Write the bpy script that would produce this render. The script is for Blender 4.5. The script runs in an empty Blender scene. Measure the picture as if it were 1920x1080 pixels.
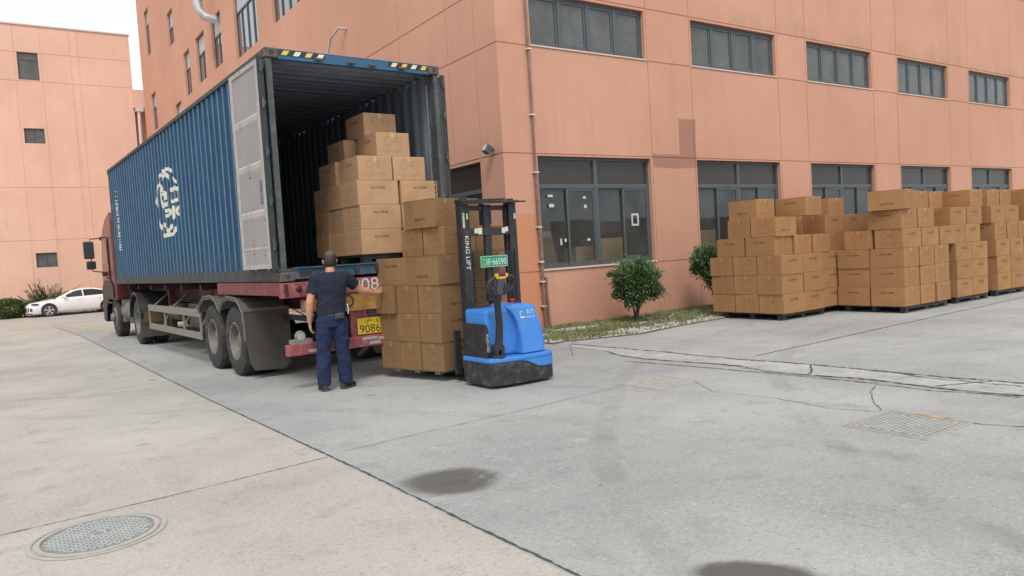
import bpy, math, random
from mathutils import Vector, Matrix, Euler
from mathutils import noise as mnoise
R = math.radians
random.seed(7)
scene = bpy.context.scene
COL = scene.collection

# ------------------------------------------------------------------ camera
cam = bpy.data.objects.new('camera', bpy.data.cameras.new('camera'))
COL.objects.link(cam)
cam.data.sensor_width = 36.0
cam.data.lens = 1400.0 / 1920.0 * 36.0
cam.data.clip_start = 0.1
cam.data.clip_end = 600.0
_r = Vector((0.82244402, -0.56552133, -0.06141218))
_d = Vector((-0.07787111, -0.00498601, -0.99695097))
_f = Vector((0.56349083, 0.8247186, -0.04813849))
_m = Matrix((( _r.x, -_d.x, -_f.x, 0.0), (_r.y, -_d.y, -_f.y, 0.0), (_r.z, -_d.z, -_f.z, 1.6), (0, 0, 0, 1)))
cam.matrix_world = _m
scene.camera = cam

# ------------------------------------------------------------------ world, sun, exposure
SUN_EL, SUN_AZ = R(55), R(214)          # azimuth measured clockwise from +Y
world = bpy.data.worlds.new('World'); scene.world = world
world.use_nodes = True
nt = world.node_tree; nt.nodes.clear()
o = nt.nodes.new('ShaderNodeOutputWorld'); bg = nt.nodes.new('ShaderNodeBackground')
sk = nt.nodes.new('ShaderNodeTexSky'); sk.sky_type = 'NISHITA'; sk.sun_disc = False
sk.sun_elevation = SUN_EL; sk.sun_rotation = SUN_AZ
sk.air_density = 1.0; sk.dust_density = 4.0; sk.ozone_density = 1.0
hs = nt.nodes.new('ShaderNodeHueSaturation'); hs.inputs['Saturation'].default_value = 0.22
hs.inputs['Value'].default_value = 1.0
mx = nt.nodes.new('ShaderNodeMix'); mx.data_type = 'RGBA'; mx.inputs[0].default_value = 0.55
mx.inputs[7].default_value = (7.6, 8.0, 8.2, 1)
nt.links.new(sk.outputs[0], hs.inputs['Color']); nt.links.new(hs.outputs[0], mx.inputs[6])
nt.links.new(mx.outputs[2], bg.inputs['Color']); nt.links.new(bg.outputs[0], o.inputs[0])
bg.inputs['Strength'].default_value = 0.12
sl = bpy.data.lights.new('sun', 'SUN'); sl.energy = 1.1; sl.angle = R(16); sl.color = (1.0, 0.96, 0.9)
sun = bpy.data.objects.new('sun', sl); COL.objects.link(sun)
_sd = Vector((math.sin(SUN_AZ) * math.cos(SUN_EL), math.cos(SUN_AZ) * math.cos(SUN_EL), math.sin(SUN_EL)))
sun.rotation_euler = _sd.to_track_quat('Z', 'Y').to_euler()
scene.view_settings.view_transform = 'Standard'
scene.view_settings.look = 'None'
scene.view_settings.gamma = 1.0
scene.view_settings.exposure = 0.55
scene.view_settings.use_curve_mapping = False
scene.render.engine = 'CYCLES'
scene.cycles.max_bounces = 6

# ------------------------------------------------------------------ mesh helper
class MB:
    def __init__(s): s.v = []; s.f = []; s.m = []; s.uv = {}
    def add(s, vs, fs, mi=0):
        b = len(s.v); s.v += [tuple(p) for p in vs]
        for f in fs: s.f.append(tuple(b + i for i in f)); s.m.append(mi)
    def box(s, x0, x1, y0, y1, z0, z1, mi=0, M=None):
        vs = [Vector(p) for p in ((x0,y0,z0),(x1,y0,z0),(x1,y1,z0),(x0,y1,z0),(x0,y0,z1),(x1,y0,z1),(x1,y1,z1),(x0,y1,z1))]
        if M is not None: vs = [M @ p for p in vs]
        s.add(vs, [(0,3,2,1),(4,5,6,7),(0,1,5,4),(1,2,6,5),(2,3,7,6),(3,0,4,7)], mi); return s
    def bar(s, p0, p1, w, h, mi=0, up=(0,0,1)):
        p0 = Vector(p0); p1 = Vector(p1); d = (p1 - p0); L = d.length; d.normalize()
        u = Vector(up)
        if abs(u.dot(d)) > .98: u = Vector((1,0,0))
        x = d.cross(u).normalized(); z = x.cross(d).normalized()
        M = Matrix((( x.x, d.x, z.x, p0.x), (x.y, d.y, z.y, p0.y), (x.z, d.z, z.z, p0.z), (0,0,0,1)))
        return s.box(-w/2, w/2, 0, L, -h/2, h/2, mi, M)
    def rings(s, rs, mi=0, cap=True, close=True):
        n = len(rs[0]); vs = [p for r in rs for p in r]; fs = []
        for i in range(len(rs) - 1):
            for j in range(n if close else n - 1):
                a = i*n + j; b = i*n + (j+1) % n
                fs.append((a, b, b + n, a + n))
        if cap:
            fs.append(tuple(range(n - 1, -1, -1))); fs.append(tuple((len(rs)-1)*n + j for j in range(n)))
        s.add(vs, fs, mi); return s
    def cyl(s, p0, p1, r, n=16, r2=None, mi=0, cap=True):
        p0 = Vector(p0); p1 = Vector(p1); d = (p1 - p0).normalized()
        u = Vector((0,0,1)) if abs(d.z) < .9 else Vector((1,0,0))
        x = d.cross(u).normalized(); y = d.cross(x).normalized()
        if r2 is None: r2 = r
        rs = [[p + x*rr*math.cos(2*math.pi*k/n) - y*rr*math.sin(2*math.pi*k/n) for k in range(n)] for p, rr in ((p0, r), (p1, r2))]
        return s.rings(rs, mi, cap)
    def tube(s, pts, r, n=8, mi=0):
        pts = [Vector(p) for p in pts]; rs = []
        x = None
        for i, p in enumerate(pts):
            d = (pts[min(i+1, len(pts)-1)] - pts[max(i-1, 0)]).normalized()
            if x is None:
                u = Vector((0,0,1)) if abs(d.z) < .9 else Vector((1,0,0)); x = d.cross(u).normalized()
            else: x = (x - d*x.dot(d)).normalized()
            y = d.cross(x)
            rr = r[i] if isinstance(r, (list, tuple)) else r
            rs.append([p + x*rr*math.cos(2*math.pi*k/n) + y*rr*math.sin(2*math.pi*k/n) for k in range(n)])
        return s.rings(rs, mi)
    def prism(s, poly, axis, t0, t1, mi=0):
        # poly: 2D points; axis 'x' -> (t, p, q); 'y' -> (p, t, q); 'z' -> (p, q, t)
        def P(p, t): return {'x': (t, p[0], p[1]), 'y': (p[0], t, p[1]), 'z': (p[0], p[1], t)}[axis]
        return s.rings([[P(p, t0) for p in poly], [P(p, t1) for p in poly]], mi)
    def lathe(s, c, axis, prof, n=32, mi=0, cap=False):
        # prof: list of (r, t) along axis
        rs = []
        for r, t in prof:
            ring = []
            for k in range(n):
                a = 2*math.pi*k/n; u, w = r*math.cos(a), r*math.sin(a)
                q = {'x': (t, u, w), 'y': (u, t, w), 'z': (u, w, t)}[axis]
                ring.append((c[0]+q[0], c[1]+q[1], c[2]+q[2]))
            rs.append(ring)
        return s.rings(rs, mi, cap)
    def mesh(s, name, smooth=False):
        me = bpy.data.meshes.new(name); me.from_pydata(s.v, [], s.f)
        me.polygons.foreach_set('material_index', s.m)
        if smooth: me.polygons.foreach_set('use_smooth', [True]*len(s.f))
        me.update(); return me

def link(name, me, mats, parent=None, loc=None, rot=None, fixn=True):
    if fixn:
        import bmesh
        bm = bmesh.new(); bm.from_mesh(me); bmesh.ops.recalc_face_normals(bm, faces=bm.faces); bm.to_mesh(me); bm.free()
    ob = bpy.data.objects.new(name, me)
    for m in (mats if isinstance(mats, (list, tuple)) else [mats]): me.materials.append(m)
    COL.objects.link(ob)
    if parent is not None: ob.parent = parent
    if loc is not None: ob.location = loc
    if rot is not None: ob.rotation_euler = rot
    return ob
def build(mb, name, mats, parent=None, bevel=0, smooth=False, auto=None, fixn=True, **k):
    ob = link(name, mb.mesh(name, smooth or auto is not None), mats, parent, fixn=fixn, **k)
    if bevel:
        b = ob.modifiers.new('bevel', 'BEVEL'); b.width = bevel; b.segments = 2; b.limit_method = 'ANGLE'; b.angle_limit = R(40)
    if auto is not None:
        sharp_by_angle(ob.data, auto)
    return ob
def sharp_by_angle(me, deg):
    import bmesh
    bm = bmesh.new(); bm.from_mesh(me)
    for e in bm.edges:
        if len(e.link_faces) == 2 and e.calc_face_angle(0) > R(deg): e.smooth = False
    bm.to_mesh(me); bm.free()
def tag(ob, label=None, cat=None, group=None, kind=None):
    if label: ob['label'] = label
    if cat: ob['category'] = cat
    if group: ob['group'] = group
    if kind: ob['kind'] = kind
    return ob
def empty(name, loc, rz=0, **k):
    ob = bpy.data.objects.new(name, None); COL.objects.link(ob)
    ob.empty_display_size = .3; ob.location = loc; ob.rotation_euler = (0, 0, rz)
    return tag(ob, **k)
def kids(o): return [c for c in bpy.data.objects if c.parent == o]
def copy_tree(o, parent=None):
    ch = kids(o); c = o.copy(); COL.objects.link(c); c.parent = parent
    for x in ch: copy_tree(x, c)
    return c
_fc = None
def text(name, body, h, m, parent, loc, rot, w=None, ext=.001, sp=1.0, label=None):
    """flat lettering as a mesh, scaled to height h (and width w), centred at loc"""
    cu = bpy.data.curves.new(name, 'FONT'); cu.body = body; cu.extrude = 0.0; cu.space_character = sp
    cu.align_x = 'CENTER'; cu.align_y = 'CENTER'
    ob = bpy.data.objects.new(name, cu); COL.objects.link(ob)
    bpy.context.view_layer.update()
    me = bpy.data.meshes.new_from_object(ob.evaluated_get(bpy.context.evaluated_depsgraph_get()))
    COL.objects.unlink(ob); bpy.data.objects.remove(ob)
    if len(me.vertices):
        xs = [v.co.x for v in me.vertices]; ys = [v.co.y for v in me.vertices]
        cx, cy = (min(xs)+max(xs))/2, (min(ys)+max(ys))/2
        sy = h / max(1e-6, max(ys)-min(ys)); sx = sy if w is None else w / max(1e-6, max(xs)-min(xs))
        for v in me.vertices: v.co = ((v.co.x-cx)*sx, (v.co.y-cy)*sy, 0)
    me.materials.clear()
    ob = link(name, me, m, parent, loc, rot, fixn=False)
    if label: ob['label'] = label
    return ob

# ------------------------------------------------------------------ materials
def mat(name, col, rough=.6, var=.12, scale=3.0, bump=.0, bscale=None, metal=0, dirt=None, dscale=1.2, damt=.5, spec=.5, coat=0, alpha=1, streak=False, emis=None):
    m = bpy.data.materials.new(name); m.use_nodes = True
    t = m.node_tree; N = t.nodes; L = t.links
    p = N['Principled BSDF']; p.inputs['Roughness'].default_value = rough; p.inputs['Metallic'].default_value = metal
    p.inputs['Specular IOR Level'].default_value = spec
    p.inputs['Coat Weight'].default_value = coat
    p.inputs['Alpha'].default_value = alpha
    tc = N.new('ShaderNodeTexCoord'); co = tc.outputs['Object']
    if streak:
        mp = N.new('ShaderNodeMapping'); mp.inputs['Scale'].default_value = (1, 1, .12); L.new(co, mp.inputs[0]); cos_ = mp.outputs[0]
    else: cos_ = co
    n1 = N.new('ShaderNodeTexNoise'); n1.inputs['Scale'].default_value = scale; n1.inputs['Detail'].default_value = 8; n1.inputs['Roughness'].default_value = .65
    L.new(co, n1.inputs['Vector'])
    rmp = N.new('ShaderNodeValToRGB'); L.new(n1.outputs[0], rmp.inputs[0])
    c = Vector(col)
    rmp.color_ramp.elements[0].position = .3; rmp.color_ramp.elements[1].position = .7
    rmp.color_ramp.elements[0].color = (*(c*(1-var)), 1); rmp.color_ramp.elements[1].color = (*[min(1, x*(1+var)) for x in c], 1)
    out = rmp.outputs[0]
    if dirt:
        n2 = N.new('ShaderNodeTexNoise'); n2.inputs['Scale'].default_value = dscale; n2.inputs['Detail'].default_value = 9; n2.inputs['Roughness'].default_value = .7
        L.new(cos_, n2.inputs['Vector'])
        r2 = N.new('ShaderNodeValToRGB'); L.new(n2.outputs[0], r2.inputs[0])
        r2.color_ramp.elements[0].position = .5; r2.color_ramp.elements[1].position = .68
        r2.color_ramp.elements[0].color = (0,0,0,1); r2.color_ramp.elements[1].color = (damt, damt, damt, 1)
        x = N.new('ShaderNodeMix'); x.data_type = 'RGBA'; L.new(r2.outputs[0], x.inputs[0]); L.new(out, x.inputs[6]); x.inputs[7].default_value = (*dirt, 1)
        out = x.outputs[2]
    L.new(out, p.inputs['Base Color'])
    if bump:
        n3 = N.new('ShaderNodeTexNoise'); n3.inputs['Scale'].default_value = bscale or scale*6; n3.inputs['Detail'].default_value = 5
        L.new(co, n3.inputs['Vector'])
        b = N.new('ShaderNodeBump'); b.inputs['Strength'].default_value = bump; b.inputs['Distance'].default_value = .02
        L.new(n3.outputs[0], b.inputs['Height']); L.new(b.outputs[0], p.inputs['Normal'])
    return m

class NT:
    """tiny node-maths helper"""
    def __init__(s, name):
        s.m = bpy.data.materials.new(name); s.m.use_nodes = True; s.t = s.m.node_tree; s.N = s.t.nodes; s.L = s.t.links
        s.p = s.N['Principled BSDF']; s.tc = s.N.new('ShaderNodeTexCoord')
        sp = s.N.new('ShaderNodeSeparateXYZ'); s.L.new(s.tc.outputs['Object'], sp.inputs[0]); s.X, s.Y, s.Z = sp.outputs
        su = s.N.new('ShaderNodeSeparateXYZ'); s.L.new(s.tc.outputs['UV'], su.inputs[0]); s.U, s.V = su.outputs[0], su.outputs[1]
    def _in(s, sock, v):
        if isinstance(v, (int, float)): sock.default_value = v
        else: s.L.new(v, sock)
    def math(s, op, a, b=0.0, c=0.0):
        n = s.N.new('ShaderNodeMath'); n.operation = op; s._in(n.inputs[0], a); s._in(n.inputs[1], b); s._in(n.inputs[2], c); return n.outputs[0]
    def sstep(s, v, a, b, lo=0.0, hi=1.0):
        n = s.N.new('ShaderNodeMapRange'); n.interpolation_type = 'SMOOTHSTEP'
        s._in(n.inputs[0], v); n.inputs[1].default_value = a; n.inputs[2].default_value = b; n.inputs[3].default_value = lo; n.inputs[4].default_value = hi; return n.outputs[0]
    def noise(s, scale, detail=6, rough=.6, vec=None, sc3=None, dist=0):
        n = s.N.new('ShaderNodeTexNoise'); n.inputs['Scale'].default_value = scale; n.inputs['Detail'].default_value = detail; n.inputs['Roughness'].default_value = rough
        n.inputs['Distortion'].default_value = dist
        v = vec or s.tc.outputs['Object']
        if sc3:
            mp = s.N.new('ShaderNodeMapping'); mp.inputs['Scale'].default_value = sc3; s.L.new(v, mp.inputs[0]); v = mp.outputs[0]
        s.L.new(v, n.inputs['Vector']); return n.outputs[0]
    def mix(s, f, a, b):
        n = s.N.new('ShaderNodeMix'); n.data_type = 'RGBA'; s._in(n.inputs[0], f)
        for k, v in ((6, a), (7, b)):
            if isinstance(v, (tuple, list)): n.inputs[k].default_value = (*v[:3], 1)
            else: s.L.new(v, n.inputs[k])
        return n.outputs[2]
    def bump(s, h, st=.3, d=.02):
        b = s.N.new('ShaderNodeBump'); b.inputs['Strength'].default_value = st; b.inputs['Distance'].default_value = d; s.L.new(h, b.inputs['Height']); s.L.new(b.outputs[0], s.p.inputs['Normal'])
    def boxmask(s, a, a0, a1, b, b0, b1, e=.01):
        m1 = s.math('MULTIPLY', s.sstep(a, a0-e, a0+e), s.sstep(a, a1-e, a1+e, 1, 0))
        m2 = s.math('MULTIPLY', s.sstep(b, b0-e, b0+e), s.sstep(b, b1-e, b1+e, 1, 0))
        return s.math('MULTIPLY', m1, m2)

# concrete yard
def concrete():
    g = NT('yard_concrete'); g.p.inputs['Specular IOR Level'].default_value = .3
    n1 = g.noise(.35, 8, .6); n2 = g.noise(2.3, 8, .7); n3 = g.noise(28, 6, .7); n4 = g.noise(.9, 6, .65, sc3=(1, .35, 1), dist=.6)
    new = g.mix(g.sstep(n1, .3, .7), (.275, .28, .275), (.385, .385, .375))
    old = g.mix(g.sstep(n1, .3, .7), (.36, .333, .30), (.47, .438, .395))
    edge = g.math('ADD', g.X, g.math('MULTIPLY', g.Y, .0215))
    c = g.mix(g.sstep(edge, 2.24, 2.27), old, new)
    c = g.mix(g.sstep(n2, .50, .74, 0, .42), c, (.17, .165, .16))
    c = g.mix(g.sstep(g.noise(6.5, 7, .75, dist=.8), .55, .72, 0, .30), c, (.15, .145, .14))
    c = g.mix(g.sstep(g.noise(.16, 5, .7, dist=1.0), .52, .66, 0, .30), c, (.20, .195, .19))
    c = g.mix(g.math('MULTIPLY', g.sstep(g.noise(1.1, 8, .8, sc3=(.5, 2.2, 1), dist=.5), .58, .66, 0, .35), g.sstep(n1, .4, .6)), c, (.5, .49, .47))
    c = g.mix(g.sstep(n4, .56, .78, 0, .4), c, (.42, .42, .41))
    # far driveway is paler
    c = g.mix(g.sstep(g.math('ADD', g.Y, g.math('MULTIPLY', n2, 3)), 26, 34, 0, .5), c, (.42, .39, .35))
    # speckle
    c = g.mix(g.sstep(n3, .52, .74, 0, .55), c, (.11, .11, .105))
    c = g.mix(g.sstep(n3, .46, .26, 0, .5), c, (.58, .57, .54))
    n6 = g.noise(75, 3, .6)
    c = g.mix(g.sstep(n6, .55, .75, 0, .5), c, (.12, .115, .11))
    c = g.mix(g.sstep(n6, .45, .28, 0, .4), c, (.62, .61, .58))
    c = g.mix(g.sstep(g.noise(3.4, 9, .8, sc3=(1, .25, 1), dist=1.2), .60, .70, 0, .28), c, (.13, .125, .12))
    c = g.mix(g.math('MULTIPLY', g.sstep(g.noise(.55, 5, .6), .55, .6), g.sstep(g.noise(9, 9, .8, dist=2.0), .56, .62, 0, .4)), c, (.52, .52, .50))
    # pitted spots
    vo = g.N.new('ShaderNodeTexVoronoi'); vo.inputs['Scale'].default_value = 2.6; g.L.new(g.tc.outputs['Object'], vo.inputs['Vector'])
    c = g.mix(g.sstep(g.math('ADD', vo.outputs['Distance'], g.math('MULTIPLY', n2, .05)), .045, .055, .85, 0), c, (.06, .06, .055))
    # old oil stains
    def blob(cx, cy, rx, ry, a, sc=1.0):
        dx = g.math('SUBTRACT', g.X, cx); dy = g.math('SUBTRACT', g.Y, cy)
        ca, sa = math.cos(a), math.sin(a)
        u = g.math('ADD', g.math('MULTIPLY', dx, ca/rx), g.math('MULTIPLY', dy, sa/rx))
        v = g.math('ADD', g.math('MULTIPLY', dx, -sa/ry), g.math('MULTIPLY', dy, ca/ry))
        r = g.math('SQRT', g.math('ADD', g.math('MULTIPLY', u, u), g.math('MULTIPLY', v, v)))
        return g.math('ADD', r, g.math('MULTIPLY', g.math('SUBTRACT', n2, .5), .55*sc))
    for b, lo, hi, amt in ((blob(2.53, 4.62, .37, .33, -.8, 1.5), .68, 1.12, .80), (blob(2.84, 2.25, .30, .18, -.85, 1.4), .70, 1.12, .85), (blob(2.5, 4.58, .15, .08, -.4, 3.5), .7, 1.0, .45)):
        c = g.mix(g.sstep(b, lo, hi, amt, 0), c, (.062, .055, .052) if amt > .6 else (.09, .08, .08))
    # chalky scuffed patch
    s = g.math('MULTIPLY', g.sstep(blob(3.35, 4.55, .75, 1.0, -.5), .6, 1.1, 1, 0), g.sstep(g.noise(5, 8, .75, dist=1.4), .54, .64, 0, .32))
    c = g.mix(s, c, (.48, .48, .47))
    # faint tyre marks sweeping round the corner and along the lorry
    for cx, cy, r0, amt in ((13.5, -3.2, 10.6, .30), (13.5, -3.2, 12.3, .26), (-6.0, 1.0, 11.2, .22), (-6.0, 1.0, 12.7, .20)):
        dx = g.math('SUBTRACT', g.X, cx); dy = g.math('SUBTRACT', g.Y, cy)
        r = g.math('SQRT', g.math('ADD', g.math('MULTIPLY', dx, dx), g.math('MULTIPLY', dy, dy)))
        d = g.math('ABSOLUTE', g.math('SUBTRACT', g.math('ADD', r, g.math('MULTIPLY', n1, .5)), r0+.25))
        t = g.math('MULTIPLY', g.sstep(d, .05, .15, amt, 0), g.sstep(g.noise(1.4, 6, .7), .42, .62))
        c = g.mix(t, c, (.10, .095, .09))
    # scattered drips
    v2 = g.N.new('ShaderNodeTexVoronoi'); v2.inputs['Scale'].default_value = .75; g.L.new(g.tc.outputs['Object'], v2.inputs['Vector'])
    c = g.mix(g.sstep(g.math('ADD', v2.outputs['Distance'], g.math('MULTIPLY', n2, .16)), .10, .16, .42, 0), c, (.10, .095, .09))
    g.L.new(c, g.p.inputs['Base Color'])
    g.L.new(g.sstep(n2, .3, .7, .7, .92), g.p.inputs['Roughness'])
    h = g.math('ADD', g.math('MULTIPLY', n3, .5), g.math('MULTIPLY', g.noise(90, 4, .7), .35))
    g.bump(h, .8, .015)
    return g.m

def facade(name, base, left=False):
    g = NT(name); g.p.inputs['Roughness'].default_value = .85; g.p.inputs['Specular IOR Level'].default_value = .2
    n1 = g.noise(.22, 5, .6); n2 = g.noise(1.2, 7, .65); st = g.noise(2.2, 7, .7, sc3=(1, 1, .05))
    b = Vector(base)
    c = g.mix(g.sstep(n1, .32, .68), tuple(b*.94), tuple(min(1, x) for x in Vector((b.x*1.05, b.y*1.07, b.z*1.09))))
    c = g.mix(g.sstep(n2, .50, .8, 0, .34), c, tuple(Vector((b.x*.8, b.y*.78, b.z*.76))))
    c = g.mix(g.sstep(g.noise(.5, 4, .5, dist=.7), .48, .56, 0, .08), c, tuple(Vector((b.x*.84, b.y*.80, b.z*.80))))
    c = g.mix(g.sstep(g.noise(5.5, 6, .7, sc3=(1, 1, .03)), .55, .72, 0, .22), c, tuple(Vector((b.x*.78, b.y*.76, b.z*.75))))
    c = g.mix(g.sstep(st, .52, .74, 0, .30), c, tuple(Vector((b.x*.74, b.y*.75, b.z*.76))))
    g.L.new(c, g.p.inputs['Base Color'])
    g.col = c; g.n2 = n2
    g.bump(g.noise(60, 5, .6), .12, .006)
    return g

WALL = (.565, .298, .207)
gw = facade('salmon_render', WALL)
c = gw.col
nz = gw.math('MULTIPLY', gw.math('SUBTRACT', gw.n2, .5), .12)
Xn = gw.math('ADD', gw.X, nz); Zn = gw.math('ADD', gw.Z, nz)
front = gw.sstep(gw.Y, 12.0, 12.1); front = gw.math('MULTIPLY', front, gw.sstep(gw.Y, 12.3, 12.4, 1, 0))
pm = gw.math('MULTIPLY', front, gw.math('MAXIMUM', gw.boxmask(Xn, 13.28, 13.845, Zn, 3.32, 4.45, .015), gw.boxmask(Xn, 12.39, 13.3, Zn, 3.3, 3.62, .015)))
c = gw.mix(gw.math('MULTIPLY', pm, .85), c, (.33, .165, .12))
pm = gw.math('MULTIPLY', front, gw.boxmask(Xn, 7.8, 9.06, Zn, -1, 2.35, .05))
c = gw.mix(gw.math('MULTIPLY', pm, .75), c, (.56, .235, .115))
# grime along the plinth
gr = gw.math('MULTIPLY', gw.sstep(gw.math('ADD', gw.Z, gw.math('MULTIPLY', gw.n2, .8)), .2, .8, .2, 0), 1.0)
c = gw.mix(gr, c, (.30, .17, .125))
gr = gw.math('MULTIPLY', gw.sstep(Zn, 6.85, 7.5, .55, 0), gw.sstep(Zn, 6.8, 6.9)); gr = gw.math('MULTIPLY', gr, gw.sstep(gw.noise(.8, 6, .7, sc3=(1, 1, .3)), .42, .62)); gr = gw.math('MULTIPLY', gr, gw.sstep(gw.X, 13, 17))
c = gw.mix(gr, c, (.36, .22, .16))
gw.L.new(c, gw.p.inputs['Base Color'])
M_WALL = gw.m
M_FAR = facade('peach_render', (.76, .485, .375)).m
M_CONC = concrete()
M_JOINT = mat('joint_dirt', (.065, .06, .052), .95, .4, 12)
M_STRIP = mat('repaired_concrete', (.37, .368, .355), .9, .25, 6, .5, 30, dirt=(.19, .19, .18), dscale=3.0, damt=.85)
M_FRAME = mat('grey_aluminium', (.075, .09, .10), .45, .1, 4)
M_FILM = mat('grey_filmed_glass', (.045, .042, .038), .18, .15, .8, spec=.35)
M_CURT = mat('curtained_glass', (.11, .115, .112), .16, .25, 1.5, spec=.4, dirt=(.055, .06, .06), dscale=1.0, damt=.7, streak=True)
M_DARK = mat('dark_interior', (.028, .03, .034), .8, .2, 2)
M_SKYG = mat('sky_reflecting_glass', (.05, .06, .07), .04, .1, 1, spec=1.0, metal=.0, coat=1)
M_SHADE = mat('window_blind', (.42, .44, .46), .5, .1, 2)
M_PAPER = mat('white_paper', (.52, .53, .52), .7, .08, 9)
def glass(name, tint, a):
    m = bpy.data.materials.new(name); m.use_nodes = True; N = m.node_tree.nodes; L = m.node_tree.links
    N.remove(N['Principled BSDF']); out = N['Material Output']
    tr = N.new('ShaderNodeBsdfTransparent'); tr.inputs[0].default_value = (*tint, 1)
    gl = N.new('ShaderNodeBsdfGlossy'); gl.inputs['Roughness'].default_value = .03; gl.inputs[0].default_value = (.9, .95, 1, 1)
    fr = N.new('ShaderNodeFresnel'); fr.inputs[0].default_value = 1.5
    mm = N.new('ShaderNodeMath'); mm.operation = 'MULTIPLY_ADD'; L.new(fr.outputs[0], mm.inputs[0]); mm.inputs[1].default_value = .9; mm.inputs[2].default_value = a
    df = N.new('ShaderNodeBsdfDiffuse'); df.inputs[0].default_value = (.42, .44, .41, 1); tc = N.new('ShaderNodeTexCoord'); nz = N.new('ShaderNodeTexNoise'); nz.inputs['Scale'].default_value = 1.3; nz.inputs['Detail'].default_value = 6; L.new(tc.outputs['Object'], nz.inputs['Vector'])
    mr = N.new('ShaderNodeMapRange'); L.new(nz.outputs[0], mr.inputs[0]); mr.inputs[1].default_value = .3; mr.inputs[2].default_value = .7; mr.inputs[3].default_value = .05; mr.inputs[4].default_value = .15
    x0 = N.new('ShaderNodeMixShader'); L.new(mr.outputs[0], x0.inputs[0]); L.new(tr.outputs[0], x0.inputs[1]); L.new(df.outputs[0], x0.inputs[2])
    x = N.new('ShaderNodeMixShader'); L.new(mm.outputs[0], x.inputs[0]); L.new(x0.outputs[0], x.inputs[1]); L.new(gl.outputs[0], x.inputs[2]); L.new(x.outputs[0], out.inputs[0])
    return m
M_GLASS = glass('clear_glass', (.82, .84, .82), .02)
M_CARGL = glass('car_glass', (.06, .07, .08), .03)
M_PIPEB = mat('stained_pipe', (.20, .11, .085), .6, .3, 4, dirt=(.33, .24, .18), dscale=3, damt=.8)
M_PIPEW = mat('white_pipe', (.62, .56, .52), .5, .12, 3)
M_GALV = mat('galvanised_duct', (.55, .56, .58), .35, .15, 5, metal=.7)
M_HOSE = mat('grey_hose', (.40, .37, .33), .6, .15, 5)
M_BLACK = mat('black_metal', (.018, .018, .02), .42, .3, 8, .1, 40, dirt=(.10, .10, .10), dscale=14, damt=.35)
M_BLKP = mat('black_plastic', (.02, .02, .022), .5, .2, 10)
M_CHROME = mat('bright_steel', (.6, .6, .6), .2, .05, 3, metal=1)
M_BLUE = mat('blue_cowl', (.04, .205, .60), .42, .08, 3, .03, 60, coat=.12, dirt=(.13, .24, .42), dscale=7, damt=.45)
M_WHITE = mat('white_lettering', (.62, .63, .63), .5, .05, 5)
M_CWHITE = mat('weathered_white', (.55, .55, .47), .6, .15, 9)
M_GREENP = mat('green_plate', (.012, .27, .13), .4, .06, 5)
M_YELLOW = mat('yellow_paint', (.68, .42, .03), .5, .18, 8, dirt=(.3, .2, .08), dscale=6, damt=.5)
M_YSIGN = mat('worn_yellow', (.38, .20, .045), .55, .25, 6, dirt=(.16, .09, .05), dscale=5, damt=.8)
M_REDB = mat('red_button', (.5, .02, .02), .4, .1, 5)
M_RED = mat('faded_red_paint', (.17, .038, .036), .7, .3, 5, .1, 30, dirt=(.13, .10, .085), dscale=6, damt=.95)
M_PINK = mat('bleached_red_paint', (.26, .06, .065), .65, .3, 6, dirt=(.30, .25, .24), dscale=8, damt=.9)
M_REDD = mat('dark_red_chassis', (.055, .012, .014), .6, .3, 5, dirt=(.05, .04, .035), dscale=3, damt=.8)
M_CAB = mat('maroon_cab', (.095, .014, .018), .35, .1, 3, coat=.3, dirt=(.13, .06, .05), dscale=3, damt=.4)
M_RUB = mat('tyre_rubber', (.028, .027, .027), .85, .25, 9, .15, 60, dirt=(.10, .095, .09), dscale=5, damt=.55)
M_RIM = mat('dusty_steel_rim', (.19, .175, .155), .6, .3, 9, metal=.3, dirt=(.07, .055, .045), dscale=8, damt=.7)
M_FEND = mat('dusty_fender', (.115, .105, .09), .7, .25, 4, dirt=(.07, .06, .05), dscale=5, damt=.8, streak=True)
M_FLAP = mat('muddy_rubber_flap', (.06, .054, .047), .85, .25, 3, dirt=(.12, .105, .09), dscale=5, damt=.5, streak=True)
M_GUARD = mat('grey_side_guard', (.20, .195, .17), .6, .2, 6, dirt=(.13, .12, .10), dscale=7, damt=.7)
M_GREASE = mat('greasy_steel', (.035, .032, .03), .7, .3, 6)
M_CBLUE = mat('container_blue', (.022, .098, .19), .5, .16, 1.4, .05, 20, dirt=(.06, .12, .17), dscale=2.4, damt=.5, streak=True)
M_CRAIL = mat('container_rail', (.018, .034, .042), .6, .25, 3, dirt=(.10, .09, .08), dscale=4, damt=.6)
M_CHEAD = mat('container_header_blue', (.02, .10, .20), .5, .15, 3, dirt=(.08, .10, .12), dscale=7, damt=.6)
M_CSILL = mat('rusty_blue_sill', (.03, .09, .14), .6, .2, 4, .1, 30, dirt=(.17, .10, .06), dscale=4, damt=.9)
M_CGREY = mat('door_inner_grey', (.275, .26, .26), .6, .08, 1.5, dirt=(.17, .16, .155), dscale=2.5, damt=.4, streak=True)
M_CEDGE = mat('door_edge_grey', (.36, .35, .335), .55, .12, 5, dirt=(.14, .13, .11), dscale=5, damt=.6, streak=True)
M_CIN = mat('container_inner', (.16, .19, .235), .6, .15, 2, dirt=(.09, .09, .10), dscale=3, damt=.6, streak=True)
M_RUST = mat('rusty_casting', (.115, .085, .07), .8, .35, 12, .3, 40, dirt=(.05, .04, .035), dscale=8, damt=.8)
M_CFLOOR = mat('plywood_floor', (.16, .10, .06), .8, .25, 4, .1, 20)
M_GASK = mat('dark_gasket', (.028, .034, .034), .7, .2, 6)
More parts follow.
